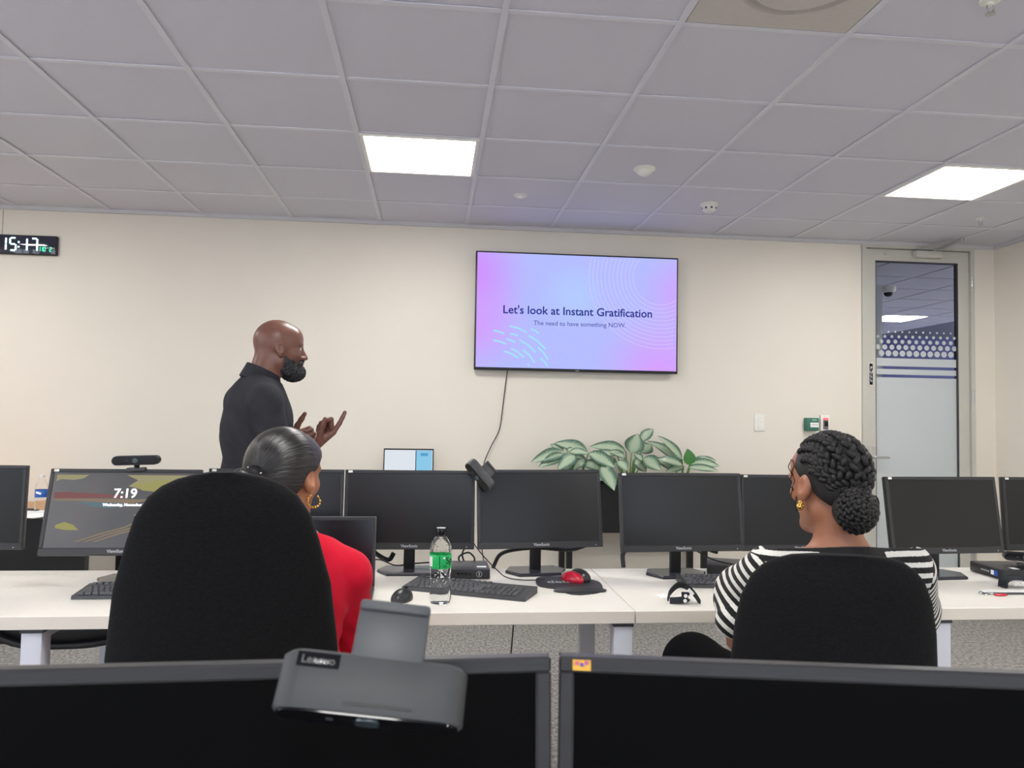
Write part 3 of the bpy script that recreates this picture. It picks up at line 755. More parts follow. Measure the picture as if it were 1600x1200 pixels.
# ================================================================ small computers
def mini_pc(label, c, rz, emblem=True, w=.182, d=.178, h=.036, z=DZT):
    t = thing('mini_computer', label, 'computer', (c[0], c[1], z), rz, 'small desktop computers')
    MB().rbox((0, 0, h / 2 + .002), (w, d, h), .003).build('case', dgrey_m if emblem else blk_m, t)
    MB().rbox((0, -d / 2 - .001, h / 2 + .002), (w - .004, .004, h - .004), .001).build('front_panel', blk_m, t)
    for sx_ in (-.07, .07):
        for sy_ in (-.07, .07): MB().lathe([(.008, 0), (.008, .003)], 10, (sx_, sy_, 0)).build('foot', metalb_m, t)
    MB().box((w / 2 - .03, d / 2 - .13, h + .0024), (.036, .026, .0006)).build('sticker', paper_m, t, smooth=0)
    if emblem:
        e = MB(); pts = arc((w / 2 - .042, -d / 2 - .0035, h / 2 + .002), .0105, 0, 2 * PI, 24)
        e.tube(pts, .0009, 5, cap=False); e.build('emblem_ring', text_g, t)
        MB().box((w / 2 - .042, -d / 2 - .0035, h / 2 + .002), (.004, .0012, .013)).build('emblem_bar', text_g, t, smooth=0)
        for k in range(4): MB().box((-.03 + k * .014, -d / 2 - .0035, h / 2 + .004), (.009, .001, .005)).build('port', gloss_m, t, smooth=0)
    return t
mini_pc('slim black mini computer with ring emblem behind the keyboard', (.143, 3.076), 0.0)
mini_pc('slim black mini computer beside the striped sleeve', tuple(atZ(1140, 893, DZT))[:2], -.35, False)
a_, b_ = atZ(1566, 907, DZT), atZ(1505, 888, DZT)
ang = math.atan2(a_.y - b_.y, a_.x - b_.x)
ux = Vector((math.cos(ang), math.sin(ang), 0)); uy = Vector((-math.sin(ang), math.cos(ang), 0))
cpc = a_ - ux * .10 + uy * .10
t = mini_pc('black mini computer with blue sticker at the right edge of the desk', (cpc.x, cpc.y), ang, False, .20, .20, .040)
for k in range(5): MB().box((-.022 + k * .011, -.1036, .022), (.007, .001, .007)).build('panel_mark', text_g, t, smooth=0)
MB().box((.046, -.1036, .022), (.018, .001, .018)).build('white_sticker', paper_m, t, smooth=0)
MB().box((.068, -.1036, .022), (.020, .001, .022)).build('blue_sticker', mat('sticker_blue', rgb(40, 90, 190), .5, var=.05), t, smooth=0)
# webcam standing on it
Mw = Matrix.Translation((cpc.x + .05, cpc.y - .02, DZT + .042 + .0165 + .022)) @ Matrix.Rotation(-.45, 4, 'Z')
w = webcam('black bar webcam standing on the mini computer at right', Mw, blk_m, clip=False, L_=.15)
MB().cyl((0, 0, -.014), (0, 0, -.026), .006).build('ball_joint', chrome_m, w)
MB().rbox((0, 0, -.031), (.05, .034, .011), .003).build('foot', dgrey_m, w)

# ================================================================ keyboards and mice
key_m = mat('key_plastic', rgb(84, 85, 88), .5, var=.08, scale=50)
def keyboard(label, c, rz, L_=.445, D_=.145):
    t = thing('keyboard', label, 'keyboard', (c[0], c[1], DZT), rz, 'black desktop keyboards')
    prof = [(-D_ / 2, .002), (-D_ / 2 + .003, .012), (D_ / 2 - .004, .024), (D_ / 2, .020), (D_ / 2, .004)]
    MB().loft([[Vector((x, y, z)) for y, z in [(-D_ / 2 + .002, 0.0)] + prof + [(D_ / 2 - .003, 0.0)]] for x in (-L_ / 2, L_ / 2)]).build('case', dgrey_m, t)
    ks = MB(); kw_ = .0188
    def key(x, y, wd=1):
        z = .0125 + (y + D_ / 2) / D_ * .0115
        a = kw_ * wd / 2 - .0013; b = kw_ / 2 - .0014
        ks.loft([[Vector((x + i * a, y + j * b, z)) for i, j in ((-1, -1), (1, -1), (1, 1), (-1, 1))], [Vector((x + i * (a - .0016), y + j * (b - .0016), z + .006)) for i, j in ((-1, -1), (1, -1), (1, 1), (-1, 1))]])
    x0 = -L_ / 2 + .012
    rows_ = [[1.25, 1.25, 1.25, 6.25, 1.25, 1.25, 1.25, 1.25], [2.25] + [1] * 10 + [2.75], [1.75] + [1] * 11 + [2.25], [1.5] + [1] * 12 + [1.5], [1] * 13 + [2]]
    for r, row in enumerate(rows_):
        x = x0; y = -D_ / 2 + .018 + r * kw_
        for wd in row: key(x + kw_ * wd / 2, y, wd); x += kw_ * wd
        for q in range(3):
            if r in (0, 3, 4) or (r == 1 and q == 1): key(x0 + kw_ * (15.35 + q), y)
        for q in range(4): key(x0 + kw_ * (18.6 + q), y)
    for q in range(14): key(x0 + kw_ * (.5 + q * 1.08), D_ / 2 - .016)
    tag(ks.build('keys', key_m, t), kind='stuff')
    return t
def pc2(a, b):
    a, b = Vector(a), Vector(b); return math.atan2(b.y - a.y, b.x - a.x)
fl_, fr_ = atZ(621.5, 919, .735), atZ(827, 939, .735)
an = pc2(fl_, fr_); mid = (fl_ + fr_) / 2; kc = mid + Vector((-math.sin(an), math.cos(an), 0)) * .072
keyboard('black keyboard lying slanted behind the drinks bottle', (kc.x, kc.y), an, .46)
fl_ = atZ(110, 935, .735)
keyboard('black keyboard below the lock-screen monitor', (fl_.x + .225, fl_.y + .075), 0.0, .45)
fl_ = atZ(1075, 918, .735)
keyboard('black keyboard beside the striped sleeve', (fl_.x + .215, fl_.y + .062), -.10, .44, .135)
mouse_m = mat('mouse_plastic', rgb(44, 45, 48), .35, var=.05)
def mouse(label, c, rz, m, z=DZT, s=1.0):
    t = thing('mouse', label, 'mouse', (c[0], c[1], z), rz, 'computer mice')
    MB().ell((0, 0, .006), (.033 * s, .058 * s, .034 * s), 24, 16, zmin=-.005).build('shell', m, t)
    MB().lathe([(.011, -.003), (.011, .003)], 18, (0, .034 * s, .030 * s), rot=Matrix.Rotation(PI / 2, 3, 'Y')).build('scroll_wheel', gloss_m, t)
    return t
mp_ = atZ(627, 944, DZT)
mouse('large black mouse beside the drinks bottle', (mp_.x, mp_.y + .05), -.35, mouse_m)
# mouse mat with wrist rest
mm_m = mat('mat_rubber', rgb(50, 50, 54), .5, var=.08, scale=120)
out = [(195, 530), (215, 490), (330, 462), (660, 458), (830, 405), (1000, 395), (1150, 500), (1330, 560), (1392, 660), (1340, 735), (1180, 765), (1000, 780), (830, 770), (720, 740), (650, 700), (600, 684), (300, 640), (215, 600)]
Wp = [atZ(820 + x * .0875, 860 + y * .0875, DZT + .004) for x, y in out]
cen = sum(Wp, Vector()) / len(Wp)
mt = thing('mouse_mat', 'dark grey mouse mat with padded wrist rest and lettering', 'mouse mat', (cen.x, cen.y, DZT))
loc = [(p_.x - cen.x, p_.y - cen.y) for p_ in spline(Wp + [Wp[0]], 3)[:-1]]
MB().prism(loc, 0.0, .004).build('mat', mm_m, mt)
q = atZ(820 + 1000 * .0875, 860 + 735 * .0875, DZT + .004)
MB().ell((q.x - cen.x, q.y - cen.y + .012, .005), (.098, .026, .013), 24, 10, zmin=-.0045).build('wrist_rest', mm_m, mt)
q = atZ(820 + 590 * .0875, 860 + 562 * .0875, DZT + .004)
text('mat_lettering', 'dell', .06, text_g, mt, frame((q.x - cen.x, q.y - cen.y, .0044), (1, 0, 0), (0, 1, 0)), bold=.0008)
q = atZ(905, 911, DZT + .004)
rm = thing('mouse', 'red and black mouse lying on the mouse mat', 'mouse', (q.x, q.y + .045, DZT + .005), .5, 'computer mice')
red_m = mat('red_plastic', rgb(196, 24, 54), .25, var=.05, coat=.4)
MB().ell((-.022, 0, .005), (.026, .055, .031), 20, 12, rot=Matrix.Rotation(.12, 3, 'Z'), zmin=-.005).build('red_shell', red_m, rm)
MB().ell((.018, .008, .005), (.034, .056, .036), 20, 12, zmin=-.005).build('black_shell', mouse_m, rm)
MB().ell((.004, -.034, .024), (.005, .006, .006), 10, 6).build('scroll_wheel', chrome_m, rm)

# ================================================================ drinks bottle
bp_ = atZ(687, 944, DZT)
bt = thing('drink_bottle', 'clear plastic drinks bottle with green label and black cap', 'bottle', (bp_.x, bp_.y + .01, DZT))
K = 1.06
pet = mat('clear_plastic', (.97, .98, .98), .03, trans=1.0, ior=1.12, spec=.5)
prof = [(.024, .000), (.030, .004), (.0325, .015), (.0335, .03), (.0325, .05), (.0305, .068), (.0305, .080), (.0325, .100), (.0335, .112), (.0335, .155), (.0335, .170), (.032, .178), (.027, .192), (.0195, .205), (.0148, .213), (.0142, .220), (.0142, .226)]
prof = [(r * K, z * K) for r, z in prof]
bm_ = MB(); nb = 60; rings = []
for r, z in prof:
    amp = .0022 * max(0, 1 - abs(z - .03 * K) / .04) + .0010 * max(0, 1 - abs(z - .085 * K) / .03)
    rings.append([Vector(((r + amp * math.cos(5 * 2 * PI * j / nb)) * math.cos(2 * PI * j / nb), (r + amp * math.cos(5 * 2 * PI * j / nb)) * math.sin(2 * PI * j / nb), z)) for j in range(nb)])
bm_.loft(rings).build('bottle_wall', pet, bt)
# water beads and bubbles
dr = MB(); rnd = random.Random(3)
for k in range(170):
    z = rnd.uniform(.05, .195) * K; a = rnd.uniform(0, 2 * PI)
    rr = np.interp(z, [q_[1] for q_ in prof], [q_[0] for q_ in prof])
    s_ = rnd.uniform(.0008, .0022)
    dr.ell((rr * math.cos(a), rr * math.sin(a), z), (s_, s_, s_), 6, 4)
tag(dr.build('water_beads', mat('water', (1, 1, 1), .02, trans=1.0, ior=1.33), bt), kind='stuff')
lab_m = mat('label_green', rgb(24, 176, 92), .35, var=.03)
MB().lathe([(.0338 * K, .112 * K), (.0343 * K, .113 * K), (.0343 * K, .1535 * K), (.0338 * K, .1545 * K)], 48, cap=False).build('label', lab_m, bt)
def on_label(mb, a0, a1, z0, z1, r=.0346):
    n_ = 6
    for k in range(n_):
        p0 = a0 + (a1 - a0) * k / n_; p1 = a0 + (a1 - a0) * (k + 1) / n_
        mb.add([(r * K * math.cos(p_), r * K * math.sin(p_), z * K) for p_, z in ((p0, z0), (p1, z0), (p1, z1), (p0, z1))], [(0, 1, 2, 3)])
wl_ = MB(); on_label(wl_, PI + .1, PI + .75, .118, .149); wl_.build('label_panel', paper_m, bt)
dk = mat('label_dark', rgb(14, 70, 52), .4, var=.03)
ds = MB(); on_label(ds, -PI / 2 - .14, -PI / 2 - .05, .114, .152); ds.build('label_seam', dk, bt)
def label_text(body, size, a, z, m, nm):
    o_ = text(nm, body, size, m, bt, frame((0, 0, 0), (1, 0, 0), (0, 1, 0)), align='LEFT', bold=.0006)
    for v in o_.data.vertices:
        an_ = a + v.co.x / (.0348 * K); zz = z * K + v.co.y; r_ = (.0347 + v.co.z * .3) * K
        v.co = (r_ * math.cos(an_), r_ * math.sin(an_), zz)
    return o_
label_text('Sprite', .031, -PI / 2 + .48, .137, mat('label_navy', rgb(10, 42, 40), .4, var=.02), 'label_name')
sp2 = MB(); on_label(sp2, -PI / 2 + .22, -PI / 2 + .62, .118, .1205, .0347); on_label(sp2, -PI / 2 + .28, -PI / 2 + .58, .1235, .125, .0347); sp2.build('label_small_print', dk, bt)
MB().lathe([(.0005, .1456 * K), (.0036, .1456 * K)], 12, cap=True)
wd = MB(); a_0 = -PI / 2 + .32; c_ = Vector((.0349 * K * math.cos(a_0), .0349 * K * math.sin(a_0), .146 * K))
wd.ell(c_, (.0034, .0012, .0034), 12, 6).build('label_dot', paper_m, bt)
cap = MB(); nc = 60
cap.loft([[Vector((r * (1 + (.02 if (j % 2 and 0 < q_ < 3) else 0)) * math.cos(2 * PI * j / nc), r * (1 + (.02 if (j % 2 and 0 < q_ < 3) else 0)) * math.sin(2 * PI * j / nc), z)) for j in range(nc)] for q_, (r, z) in enumerate([(.0165, .226), (.0172, .2285), (.0172, .246), (.0160, .2485)])])
cap.build('cap', gloss_m, bt)
MB().lathe([(.0155, .2486), (.0155, .2490)], 30).build('cap_top', mat('cap_disc', rgb(210, 210, 208), .4, var=.02), bt)
MB().lathe([(.0163, .2215), (.0168, .223), (.0163, .2255)], 30, cap=False).build('neck_ring', gloss_m, bt)

# ================================================================ laptop of the woman in red
rt = atY(600, 797, 2.86); LW_ = .36
lt_ = thing('laptop', 'open dark laptop on the desk beside the red sleeve', 'laptop', (-.365, 2.66, DZT), .02)
MB().rbox((0, 0, .010), (LW_, .245, .016), .004).build('deck', dgrey_m, lt_)
kb_ = MB()
for r in range(6):
    for q in range(15): kb_.box((-.145 + q * .0207, -.0 + r * .0185 - .005, .0188), (.0175, .0155, .0016))
tag(kb_.build('keys', blk_m, lt_, smooth=0), kind='stuff')
MB().box((0, -.08, .0185), (.11, .065, .0008)).build('touchpad', grey_m, lt_, smooth=0)
Rl = Matrix.Rotation(-.17, 3, 'X'); hp = Vector((0, .125, .016)); LH = .245
MB().rbox(hp + Rl @ Vector((0, .003, LH / 2)), (LW_, .008, LH), .003, 2, Rl).build('lid', grey_m, lt_)
MB().box(hp + Rl @ Vector((0, -.0012, LH / 2)), (LW_ - .008, .002, LH - .008), Rl).build('screen_bezel', blk_m, lt_, smooth=0)
MB().box(hp + Rl @ Vector((0, -.0028, LH / 2 + .006)), (LW_ - .026, .002, LH - .040), Rl).build('screen', mat('laptop_screen', rgb(18, 19, 24), .18, var=.05), lt_, smooth=0)
MB().cyl((-.13, .124, .017), (.13, .124, .017), .006).build('hinge', dgrey_m, lt_)

# ================================================================ strap, card, badge at right
sp_ = atZ(1070, 943, DZT)
sb = thing('wrist_strap', 'curled black fabric strap with white flower print on the desk', 'strap', (sp_.x, sp_.y, DZT))
strap_m = mat('strap_fabric', rgb(34, 38, 46), .8, var=.12, scale=300)
def band(mb, pts, wv, th_=.003):
    pts = spline(pts, 6); wv = Vector(wv); rings = []
    for i, p_ in enumerate(pts):
        t_ = (pts[min(i + 1, len(pts) - 1)] - pts[max(i - 1, 0)]).normalized(); n_ = t_.cross(wv).normalized() * th_ / 2
        rings.append([p_ - wv / 2 - n_, p_ + wv / 2 - n_, p_ + wv / 2 + n_, p_ - wv / 2 + n_])
    mb.loft(rings)
s1 = MB(); band(s1, [(-.05, .03, .004), (-.04, .035, .030), (-.012, .03, .056), (.016, .02, .050), (.036, .0, .028), (.05, -.012, .003)], (.010, .030, -.026)); s1.build('band', strap_m, sb)
s2 = MB(); band(s2, [(-.052, .0, .010), (-.03, -.014, .014), (.004, -.012, .018), (.02, .016, .022), (.0, .034, .02)], (0, .004, .022)); s2.build('buckle_band', strap_m, sb)
for (x, z) in ((-.004, .030), (.010, .026), (-.006, .014)):
    MB().lathe([(.0005, 0), (.0062, 0), (.0062, .0015)], 14, (x, -.020, z), rot=Matrix.Rotation(PI / 2, 3, 'X')).build('flower_print', paper_m, sb)
MB().box((.020, -.004, .040), (.026, .002, .010), Matrix.Rotation(.75, 3, 'Y')).build('white_tag', paper_m, sb, smooth=0)
cpos = atZ(1037, 932, DZT)
tag(MB().rbox((0, 0, .0012), (.045, .07, .002), .0006).build('paper_card', paper_m, None, (cpos.x, cpos.y, DZT), .1), 'small white card lying beside the black strap', 'card')
q = atZ(1562, 930, DZT)
bd = thing('badge_lanyard', 'badge with red strap and steel clip lying on the desk', 'badge', (q.x, q.y, DZT))
MB().rbox((.03, .022, .003), (.16, .035, .005), .002, 2, Matrix.Rotation(-.05, 3, 'Z')).build('holder', dgrey_m, bd)
MB().rbox((.03, .030, .007), (.15, .022, .003), .001, 2, Matrix.Rotation(-.05, 3, 'Z')).build('card', paper_m, bd)
MB().ell((-.005, -.012, .004), (.028, .010, .005), 14, 8).build('red_strap', red_m, bd)
MB().tube(arc((-.055, .012, .003), .016, 0, 2 * PI, 16, (1, 0, 0), (0, 1, 0)), .0018, 6, cap=False).tube([(-.038, .012, .003), (-.02, .008, .004)], .003, 6).build('clip', chrome_m, bd)
q = atZ(1592, 920, DZT)
hs = thing('head_strap', 'curled black strap with white print at the right edge of the desk', 'strap', (q.x + .01, q.y + .02, DZT))
s1 = MB(); band(s1, [(-.06, 0, .002), (-.055, .0, .026), (-.02, .005, .036), (.03, .0, .032), (.06, 0, .004)], (0, .045, 0), .006); s1.build('band', strap_m, hs)
for x in (-.025, -.008, .008): MB().tube(arc((x, -.0235, .020), .007, 0, 2 * PI, 14), .0018, 5, cap=False).build('ring_print', text_w, hs)

# ================================================================ cables around the desk
def cable(label, pts, r=.003, m=blk_m, n=6):
    return tag(MB().tube(spline(pts, n), r, 6).build('cable', m), label, 'cable')
cable('thin black cable hanging under the desk against the carpet', [(.345, 3.20, .72), (.352, 3.20, .55), (.34, 3.205, .35), (.325, 3.21, .15), (.33, 3.23, .004), (.37, 3.30, .004)])
cable('black cable sagging behind the bottle and keyboard', [(-.30, 3.12, .76), (-.20, 3.10, .785), (-.13, 3.10, .762), (-.06, 3.175, .755), (.02, 3.18, .758), (.045, 3.16, .75)], .0032)
cable('mouse cable running from the mouse mat to the gap between monitors', [(.44, 2.955, .734), (.36, 2.95, .734), (.30, 3.0, .734), (.27, 3.08, .745), (.215, 3.18, .79), (.175, 3.165, .85), (.178, 3.13, .92)], .0022)
cable('tangled black cables behind the monitor gap', [(.14, 3.18, .735), (.12, 3.17, .78), (.16, 3.165, .80), (.185, 3.17, .77), (.15, 3.175, .755), (.135, 3.17, .80), (.17, 3.165, .86), (.172, 3.165, 1.0)], .0035)
cable('thick black cable bundle behind the monitor by the mouse mat', [(.26, 3.18, .735), (.29, 3.18, .79), (.36, 3.185, .81), (.46, 3.185, .815), (.58, 3.185, .808), (.66, 3.17, .835)], .008)
cable('thick black cable bundle behind the monitor by the plants', [(.80, 3.17, .738), (.80, 3.17, .80), (.86, 3.172, .825), (.96, 3.172, .815), (1.10, 3.17, .825), (1.2, 3.17, .80)], .009)
cable('thin cable sloping from the monitor to the mini computer', [(1.08, 3.10, .82), (1.15, 3.08, .785), (1.22, 3.04, .772)], .003)
cable('thick cable curling beside the woman in red behind the desk screens', [(-.23, 3.14, .835), (-.21, 3.15, .80), (-.16, 3.15, .775), (-.14, 3.16, .80)], .010)
cable('black cable loop below the right hand monitor', [(2.06, 3.06, .85), (2.12, 3.03, .825), (2.2, 3.03, .83), (2.22, 3.05, .86)], .004)
cable('coiled black cable hanging under the desk at right', [(1.80, 2.62, .69), (1.78, 2.60, .63), (1.74, 2.59, .60), (1.75, 2.58, .65), (1.79, 2.58, .66), (1.79, 2.58, .60), (1.76, 2.58, .585), (1.755, 2.58, .57), (1.785, 2.58, .63), (1.80, 2.60, .69)], .0045)

# ================================================================ planter and plants
PY0, PY1 = 5.11, 5.40; PX0, PX1 = atY(889, 870, PY0).x, atY(1100, 870, PY0).x
pt = thing('planter', 'black metal trough planter on thin legs against the wall', 'planter', ((PX0 + PX1) / 2, (PY0 + PY1) / 2, 0))
hx, hy = (PX1 - PX0) / 2, (PY1 - PY0) / 2
PT, PB_ = atY(945, 757, PY0).z, atY(950, 832, PY0).z
tr = MB(); wv = .012
tr.b2(-hx - .02, hx + .02, -hy - .02, -hy - .02 + wv, PB_, PT).b2(-hx - .02, hx + .02, hy + .02 - wv, hy + .02, PB_, PT).b2(-hx - .02, -hx - .02 + wv, -hy - .008, hy + .008, PB_, PT).b2(hx + .02 - wv, hx + .02, -hy - .008, hy + .008, PB_, PT).b2(-hx - .008, hx + .008, -hy - .008, hy + .008, PB_, PB_ + .012)
tr.build('trough', metalb_m, pt, smooth=0)
MB().b2(-hx - .008, hx + .008, -hy - .008, hy + .008, PT - .06, PT - .03).build('soil', mat('soil', rgb(50, 40, 32), .95, var=.3, scale=80, bump=.5), pt, smooth=0)
for sx_ in (-1, 1):
    for sy_ in (-1, 1): MB().b2(sx_ * hx - .019, sx_ * hx + .019, sy_ * hy - .019, sy_ * hy + .019, 0, PB_).build('leg', metalb_m, pt, smooth=0)
    MB().b2(sx_ * hx - .015, sx_ * hx + .015, -hy, hy, .12, .15).build('stretcher', metalb_m, pt, smooth=0)
# variegated leaf material from the leaf's own coordinates
lm = bpy.data.materials.new('variegated_leaf'); lm.use_nodes = True; nt = lm.node_tree; N = nt.nodes.new; L = nt.links.new
pb = nt.nodes['Principled BSDF']; pb.inputs['Roughness'].default_value = .35
uvn = N('ShaderNodeUVMap'); sx = N('ShaderNodeSeparateXYZ'); L(uvn.outputs[0], sx.inputs[0])
tcn = N('ShaderNodeTexCoord')
av = mth('ABSOLUTE', mth('SUBTRACT', sx.outputs[1], .5))
nz = N('ShaderNodeTexNoise'); nz.inputs['Scale'].default_value = 7; nz.inputs['Detail'].default_value = 5; mpn = N('ShaderNodeMapping'); mpn.inputs['Scale'].default_value = (3.2, 1.1, 1); mpn.inputs['Rotation'].default_value = (0, 0, .6)
L(uvn.outputs[0], mpn.inputs[0]); L(mpn.outputs[0], nz.inputs[0])
wv_ = N('ShaderNodeTexWave'); wv_.inputs['Scale'].default_value = 5.5; wv_.inputs['Distortion'].default_value = 3; wv_.inputs['Detail'].default_value = 2
cx3 = N('ShaderNodeCombineXYZ'); L(mth('SUBTRACT', sx.outputs[0], mth('MULTIPLY', av, .9)), cx3.inputs[0]); L(cx3.outputs[0], wv_.inputs[0])
edge = mth('ADD', mth('ADD', mth('MULTIPLY', av, 2.0), mth('MULTIPLY', mth('SUBTRACT', nz.outputs[0], .5), .9)), mth('MULTIPLY', mth('SUBTRACT', wv_.outputs['Fac'], .5), .32))
mr = N('ShaderNodeMapRange'); L(edge, mr.inputs[0]); mr.inputs[1].default_value = .42; mr.inputs[2].default_value = .72
mx = N('ShaderNodeMix'); mx.data_type = 'RGBA'; L(mr.outputs[0], mx.inputs[0]); mx.inputs[6].default_value = (*rgb(172, 190, 160), 1); mx.inputs[7].default_value = (*rgb(70, 104, 84), 1)
L(mx.outputs[2], pb.inputs['Base Color'])
green_leaf = mat('plain_leaf', rgb(70, 130, 66), .4, var=.15, scale=30)
stem_m = mat('leaf_stem', rgb(120, 160, 96), .5, var=.08)
def leaf_mesh(base, tip, width, droop, face, m):
    base, tip = Vector(base), Vector(tip); ax = (tip - base); L0 = ax.length; ax.normalize()
    fc = Vector(face); fc = (fc - ax * fc.dot(ax)).normalized(); sd = ax.cross(fc)
    n_, k_ = 10, 3; V = []; F_ = []; UV = []
    for i in range(n_ + 1):
        u = i / n_
        wd_ = width * .5 * (math.sin(PI * min(1, u * 1.0) ** .78) ** .85 if 0 < u < 1 else 0.02)
        mid_ = base + ax * (L0 * u) + fc * (droop * 4 * u * (1 - u) * .5 * L0)
        for j in range(-k_, k_ + 1):
            v = j / k_
            V.append(mid_ + sd * (wd_ * v) + fc * (abs(v) ** 1.2 * wd_ * .30 + .002 * math.sin(9 * u + 5 * v)))
            UV.append((u, .5 + v * .5))
    W_ = 2 * k_ + 1
    for i in range(n_):
        for j in range(W_ - 1): F_.append((i * W_ + j, i * W_ + j + 1, (i + 1) * W_ + j + 1, (i + 1) * W_ + j))
    me = bpy.data.meshes.new('leaf'); me.from_pydata([tuple(v) for v in V], [], F_); me.update()
    ul = me.uv_layers.new(name='UVMap')
    for lp_ in me.loops: ul.data[lp_.index].uv = UV[lp_.vertex_index]
    me.shade_smooth(); me.materials.append(m); return me
def cr6(x, y): return (820 + x / 5, 650 + y / 5)
PL = [('left of the three variegated leafy plants in the trough', (345, 300), [
        ((310, 285), (48, 362), 95, 4.82, .1), ((300, 280), (200, 222), 60, 5.0, .1), ((495, 295), (232, 212), 105, 4.97, .16), ((320, 300), (105, 405), 85, 4.80, .1),
        ((395, 305), (255, 420), 95, 4.76, .06), ((350, 280), (500, 292), 60, 4.83, .1), ((470, 340), (380, 420), 70, 4.84, .1), ((400, 300), (470, 400), 70, 4.9, .1), ((330, 280), (380, 250), 40, 4.9, .1), ((360, 330), (300, 450), 80, 4.86, .1)]),
      ('middle and tallest of the three variegated leafy plants in the trough', (825, 310), [
        ((790, 275), (508, 240), 95, 4.95, .14), ((720, 300), (505, 300), 60, 4.86, .1), ((500, 290), (705, 405), 105, 4.80, .08), ((835, 290), (885, 138), 130, 4.88, .05), ((900, 200), (1003, 100), 75, 5.0, .1),
        ((900, 290), (985, 222), 110, 5.03, .05), ((780, 320), (650, 275), 60, 4.88, .1), ((730, 350), (800, 430), 85, 4.78, .06), ((600, 390), (700, 585), 110, 4.66, .05), ((460, 370), (610, 420), 90, 4.82, .1), ((925, 330), (1060, 425), 120, 4.80, .06),
        ((870, 300), (915, 350), 55, 4.77, .05), ((590, 340), (690, 430), 70, 4.88, .05), ((850, 340), (950, 440), 90, 4.86, .1), ((700, 330), (560, 440), 90, 4.90, .1)]),
      ('right of the three variegated leafy plants in the trough', (1245, 380), [
        ((1232, 365), (957, 195), 85, 4.92, .1), ((1230, 340), (1040, 155), 75, 4.86, .08), ((1232, 385), (1030, 335), 75, 4.80, .1), ((1180, 420), (990, 330), 80, 4.88, .1), ((1290, 370), (1525, 395), 75, 4.86, -.1 + .25), ((1310, 350), (1500, 350), 60, 4.95, .12), ((1280, 400), (1515, 430), 60, 4.80, .08), ((1240, 390), (1100, 440), 60, 4.82, .1)])]
for k, (lab, cr_, leaves) in enumerate(PL):
    c_ = atY(*cr6(*cr_), 5.21)
    rootp = Vector((min(max(c_.x, PX0 + .08), PX1 - .06), 5.25, PT - .03))
    t = thing('potted_plant', lab, 'plant', tuple(rootp), group='variegated plants in the trough')
    for (b_, e_, wd_, Yd, dr_) in leaves:
        bb_ = atY(*cr6(*b_), 5.21 + (Yd - 4.9) * .4) - rootp; ee = atY(*cr6(*e_), Yd + .31) - rootp
        link('leaf', leaf_mesh(bb_, ee, 1.22 * wd_ / 5 / FPX * 5.25, dr_, (0, -.80, .60), lm), t)
        MB().tube(spline([bb_, bb_ * .5 + Vector((0, 0, -.01)), (bb_.x * .12, bb_.y * .12, 0)], 4), .0045, 6).build('stem', stem_m, t)
    if k == 2:
        link('leaf', leaf_mesh(atY(*cr6(1290, 385), 5.19) - rootp, atY(*cr6(1270, 255), 5.19) - rootp, .09, .02, (0, -.9, .2), green_leaf), t)

# ================================================================ shelf with lit laptop behind the monitors
sh_c = atY(638, 713, 5.25)
shf = thing('wall_shelf', 'small white wall shelf holding the lit laptop', 'shelf', (sh_c.x, WY, 0.0))
MB().rbox((0, -.16, .885), (.5, .31, .025), .002).build('board', desk_m, shf)
for s in (-.2, .2): MB().b2(s - .01, s + .01, -.25, -.004, .82, .8725).build('bracket', metalb_m, shf, smooth=0)
l2 = thing('laptop', 'lit laptop peeking above the monitors, below the pointing hand', 'laptop', (sh_c.x, 5.20, .8975))
MB().rbox((0, 0, .008), (.338, .23, .015), .003).build('deck', dgrey_m, l2)
Rl = Matrix.Rotation(-.12, 3, 'X'); hp = Vector((0, .112, .014)); LH = .215
MB().rbox(hp + Rl @ Vector((0, .004, LH / 2)), (.338, .007, LH), .002, 2, Rl).build('lid', blk_m, l2)
MB().box(hp + Rl @ Vector((0, -.0008, LH / 2 - .001)), (.322, .002, LH - .02), Rl).build('screen', emis('laptop_glow', rgb(222, 228, 236), .36), l2, smooth=0)
MB().box(hp + Rl @ Vector((.103, -.0022, LH / 2 - .001)), (.108, .001, LH - .024), Rl).build('window_pane', emis('laptop_blue', rgb(140, 200, 232), .36), l2, smooth=0)
MB().box(hp + Rl @ Vector((.049, -.0024, LH / 2 - .001)), (.006, .001, LH - .024), Rl).build('divider', blk_m, l2, smooth=0)
MB().box(hp + Rl @ Vector((.105, -.0030, LH - .04)), (.05, .001, .02), Rl).build('tile', emis('laptop_teal', rgb(90, 160, 200), .36), l2, smooth=0)

# ================================================================ wooden table at the left wall
wood_m = mat('wood_top', rgb(196, 148, 104), .45, var=.12, scale=14, stretch=(.12, 1, 1))
pr_ = atY(135, 880, 4.78)
wt = thing('side_table', 'wooden table with black panel against the left part of the wall', 'table', (-2.95, 5.0, 0))
rot_ = Matrix.Rotation(.0, 3, 'Z')
MB().loft([[Vector(v) for v in q_] for q_ in [[(-.9, -.36, z), (.36, -.28, z), (.58, -.02, z), (.58, .41, z), (-.9, .41, z)] for z in (.715, .745)]]).build('tabletop', wood_m, wt, smooth=0)
MB().loft([[Vector(v) for v in q_] for q_ in [[(-.9, -.362, z), (.36, -.282, z), (.36, -.276, z), (-.9, -.356, z)] for z in (.7145, .7455)]]).build('edge_band', mat('wood_edge', rgb(226, 204, 176), .5, var=.05), wt, smooth=0)
xr = pr_.x + 2.95
MB().b2(-.88, xr, -.24, -.215, .06, .714).build('modesty_panel', metalb_m, wt, smooth=0)
for (x, y) in ((-.85, .36), (xr - .03, .36), (-.85, -.20), (xr - .03, -.20)): MB().b2(x - .025, x + .025, y - .012, y + .025, 0, .714).build('leg', metalb_m, wt, smooth=0)
wb_ = atZ(61, 800, .745)
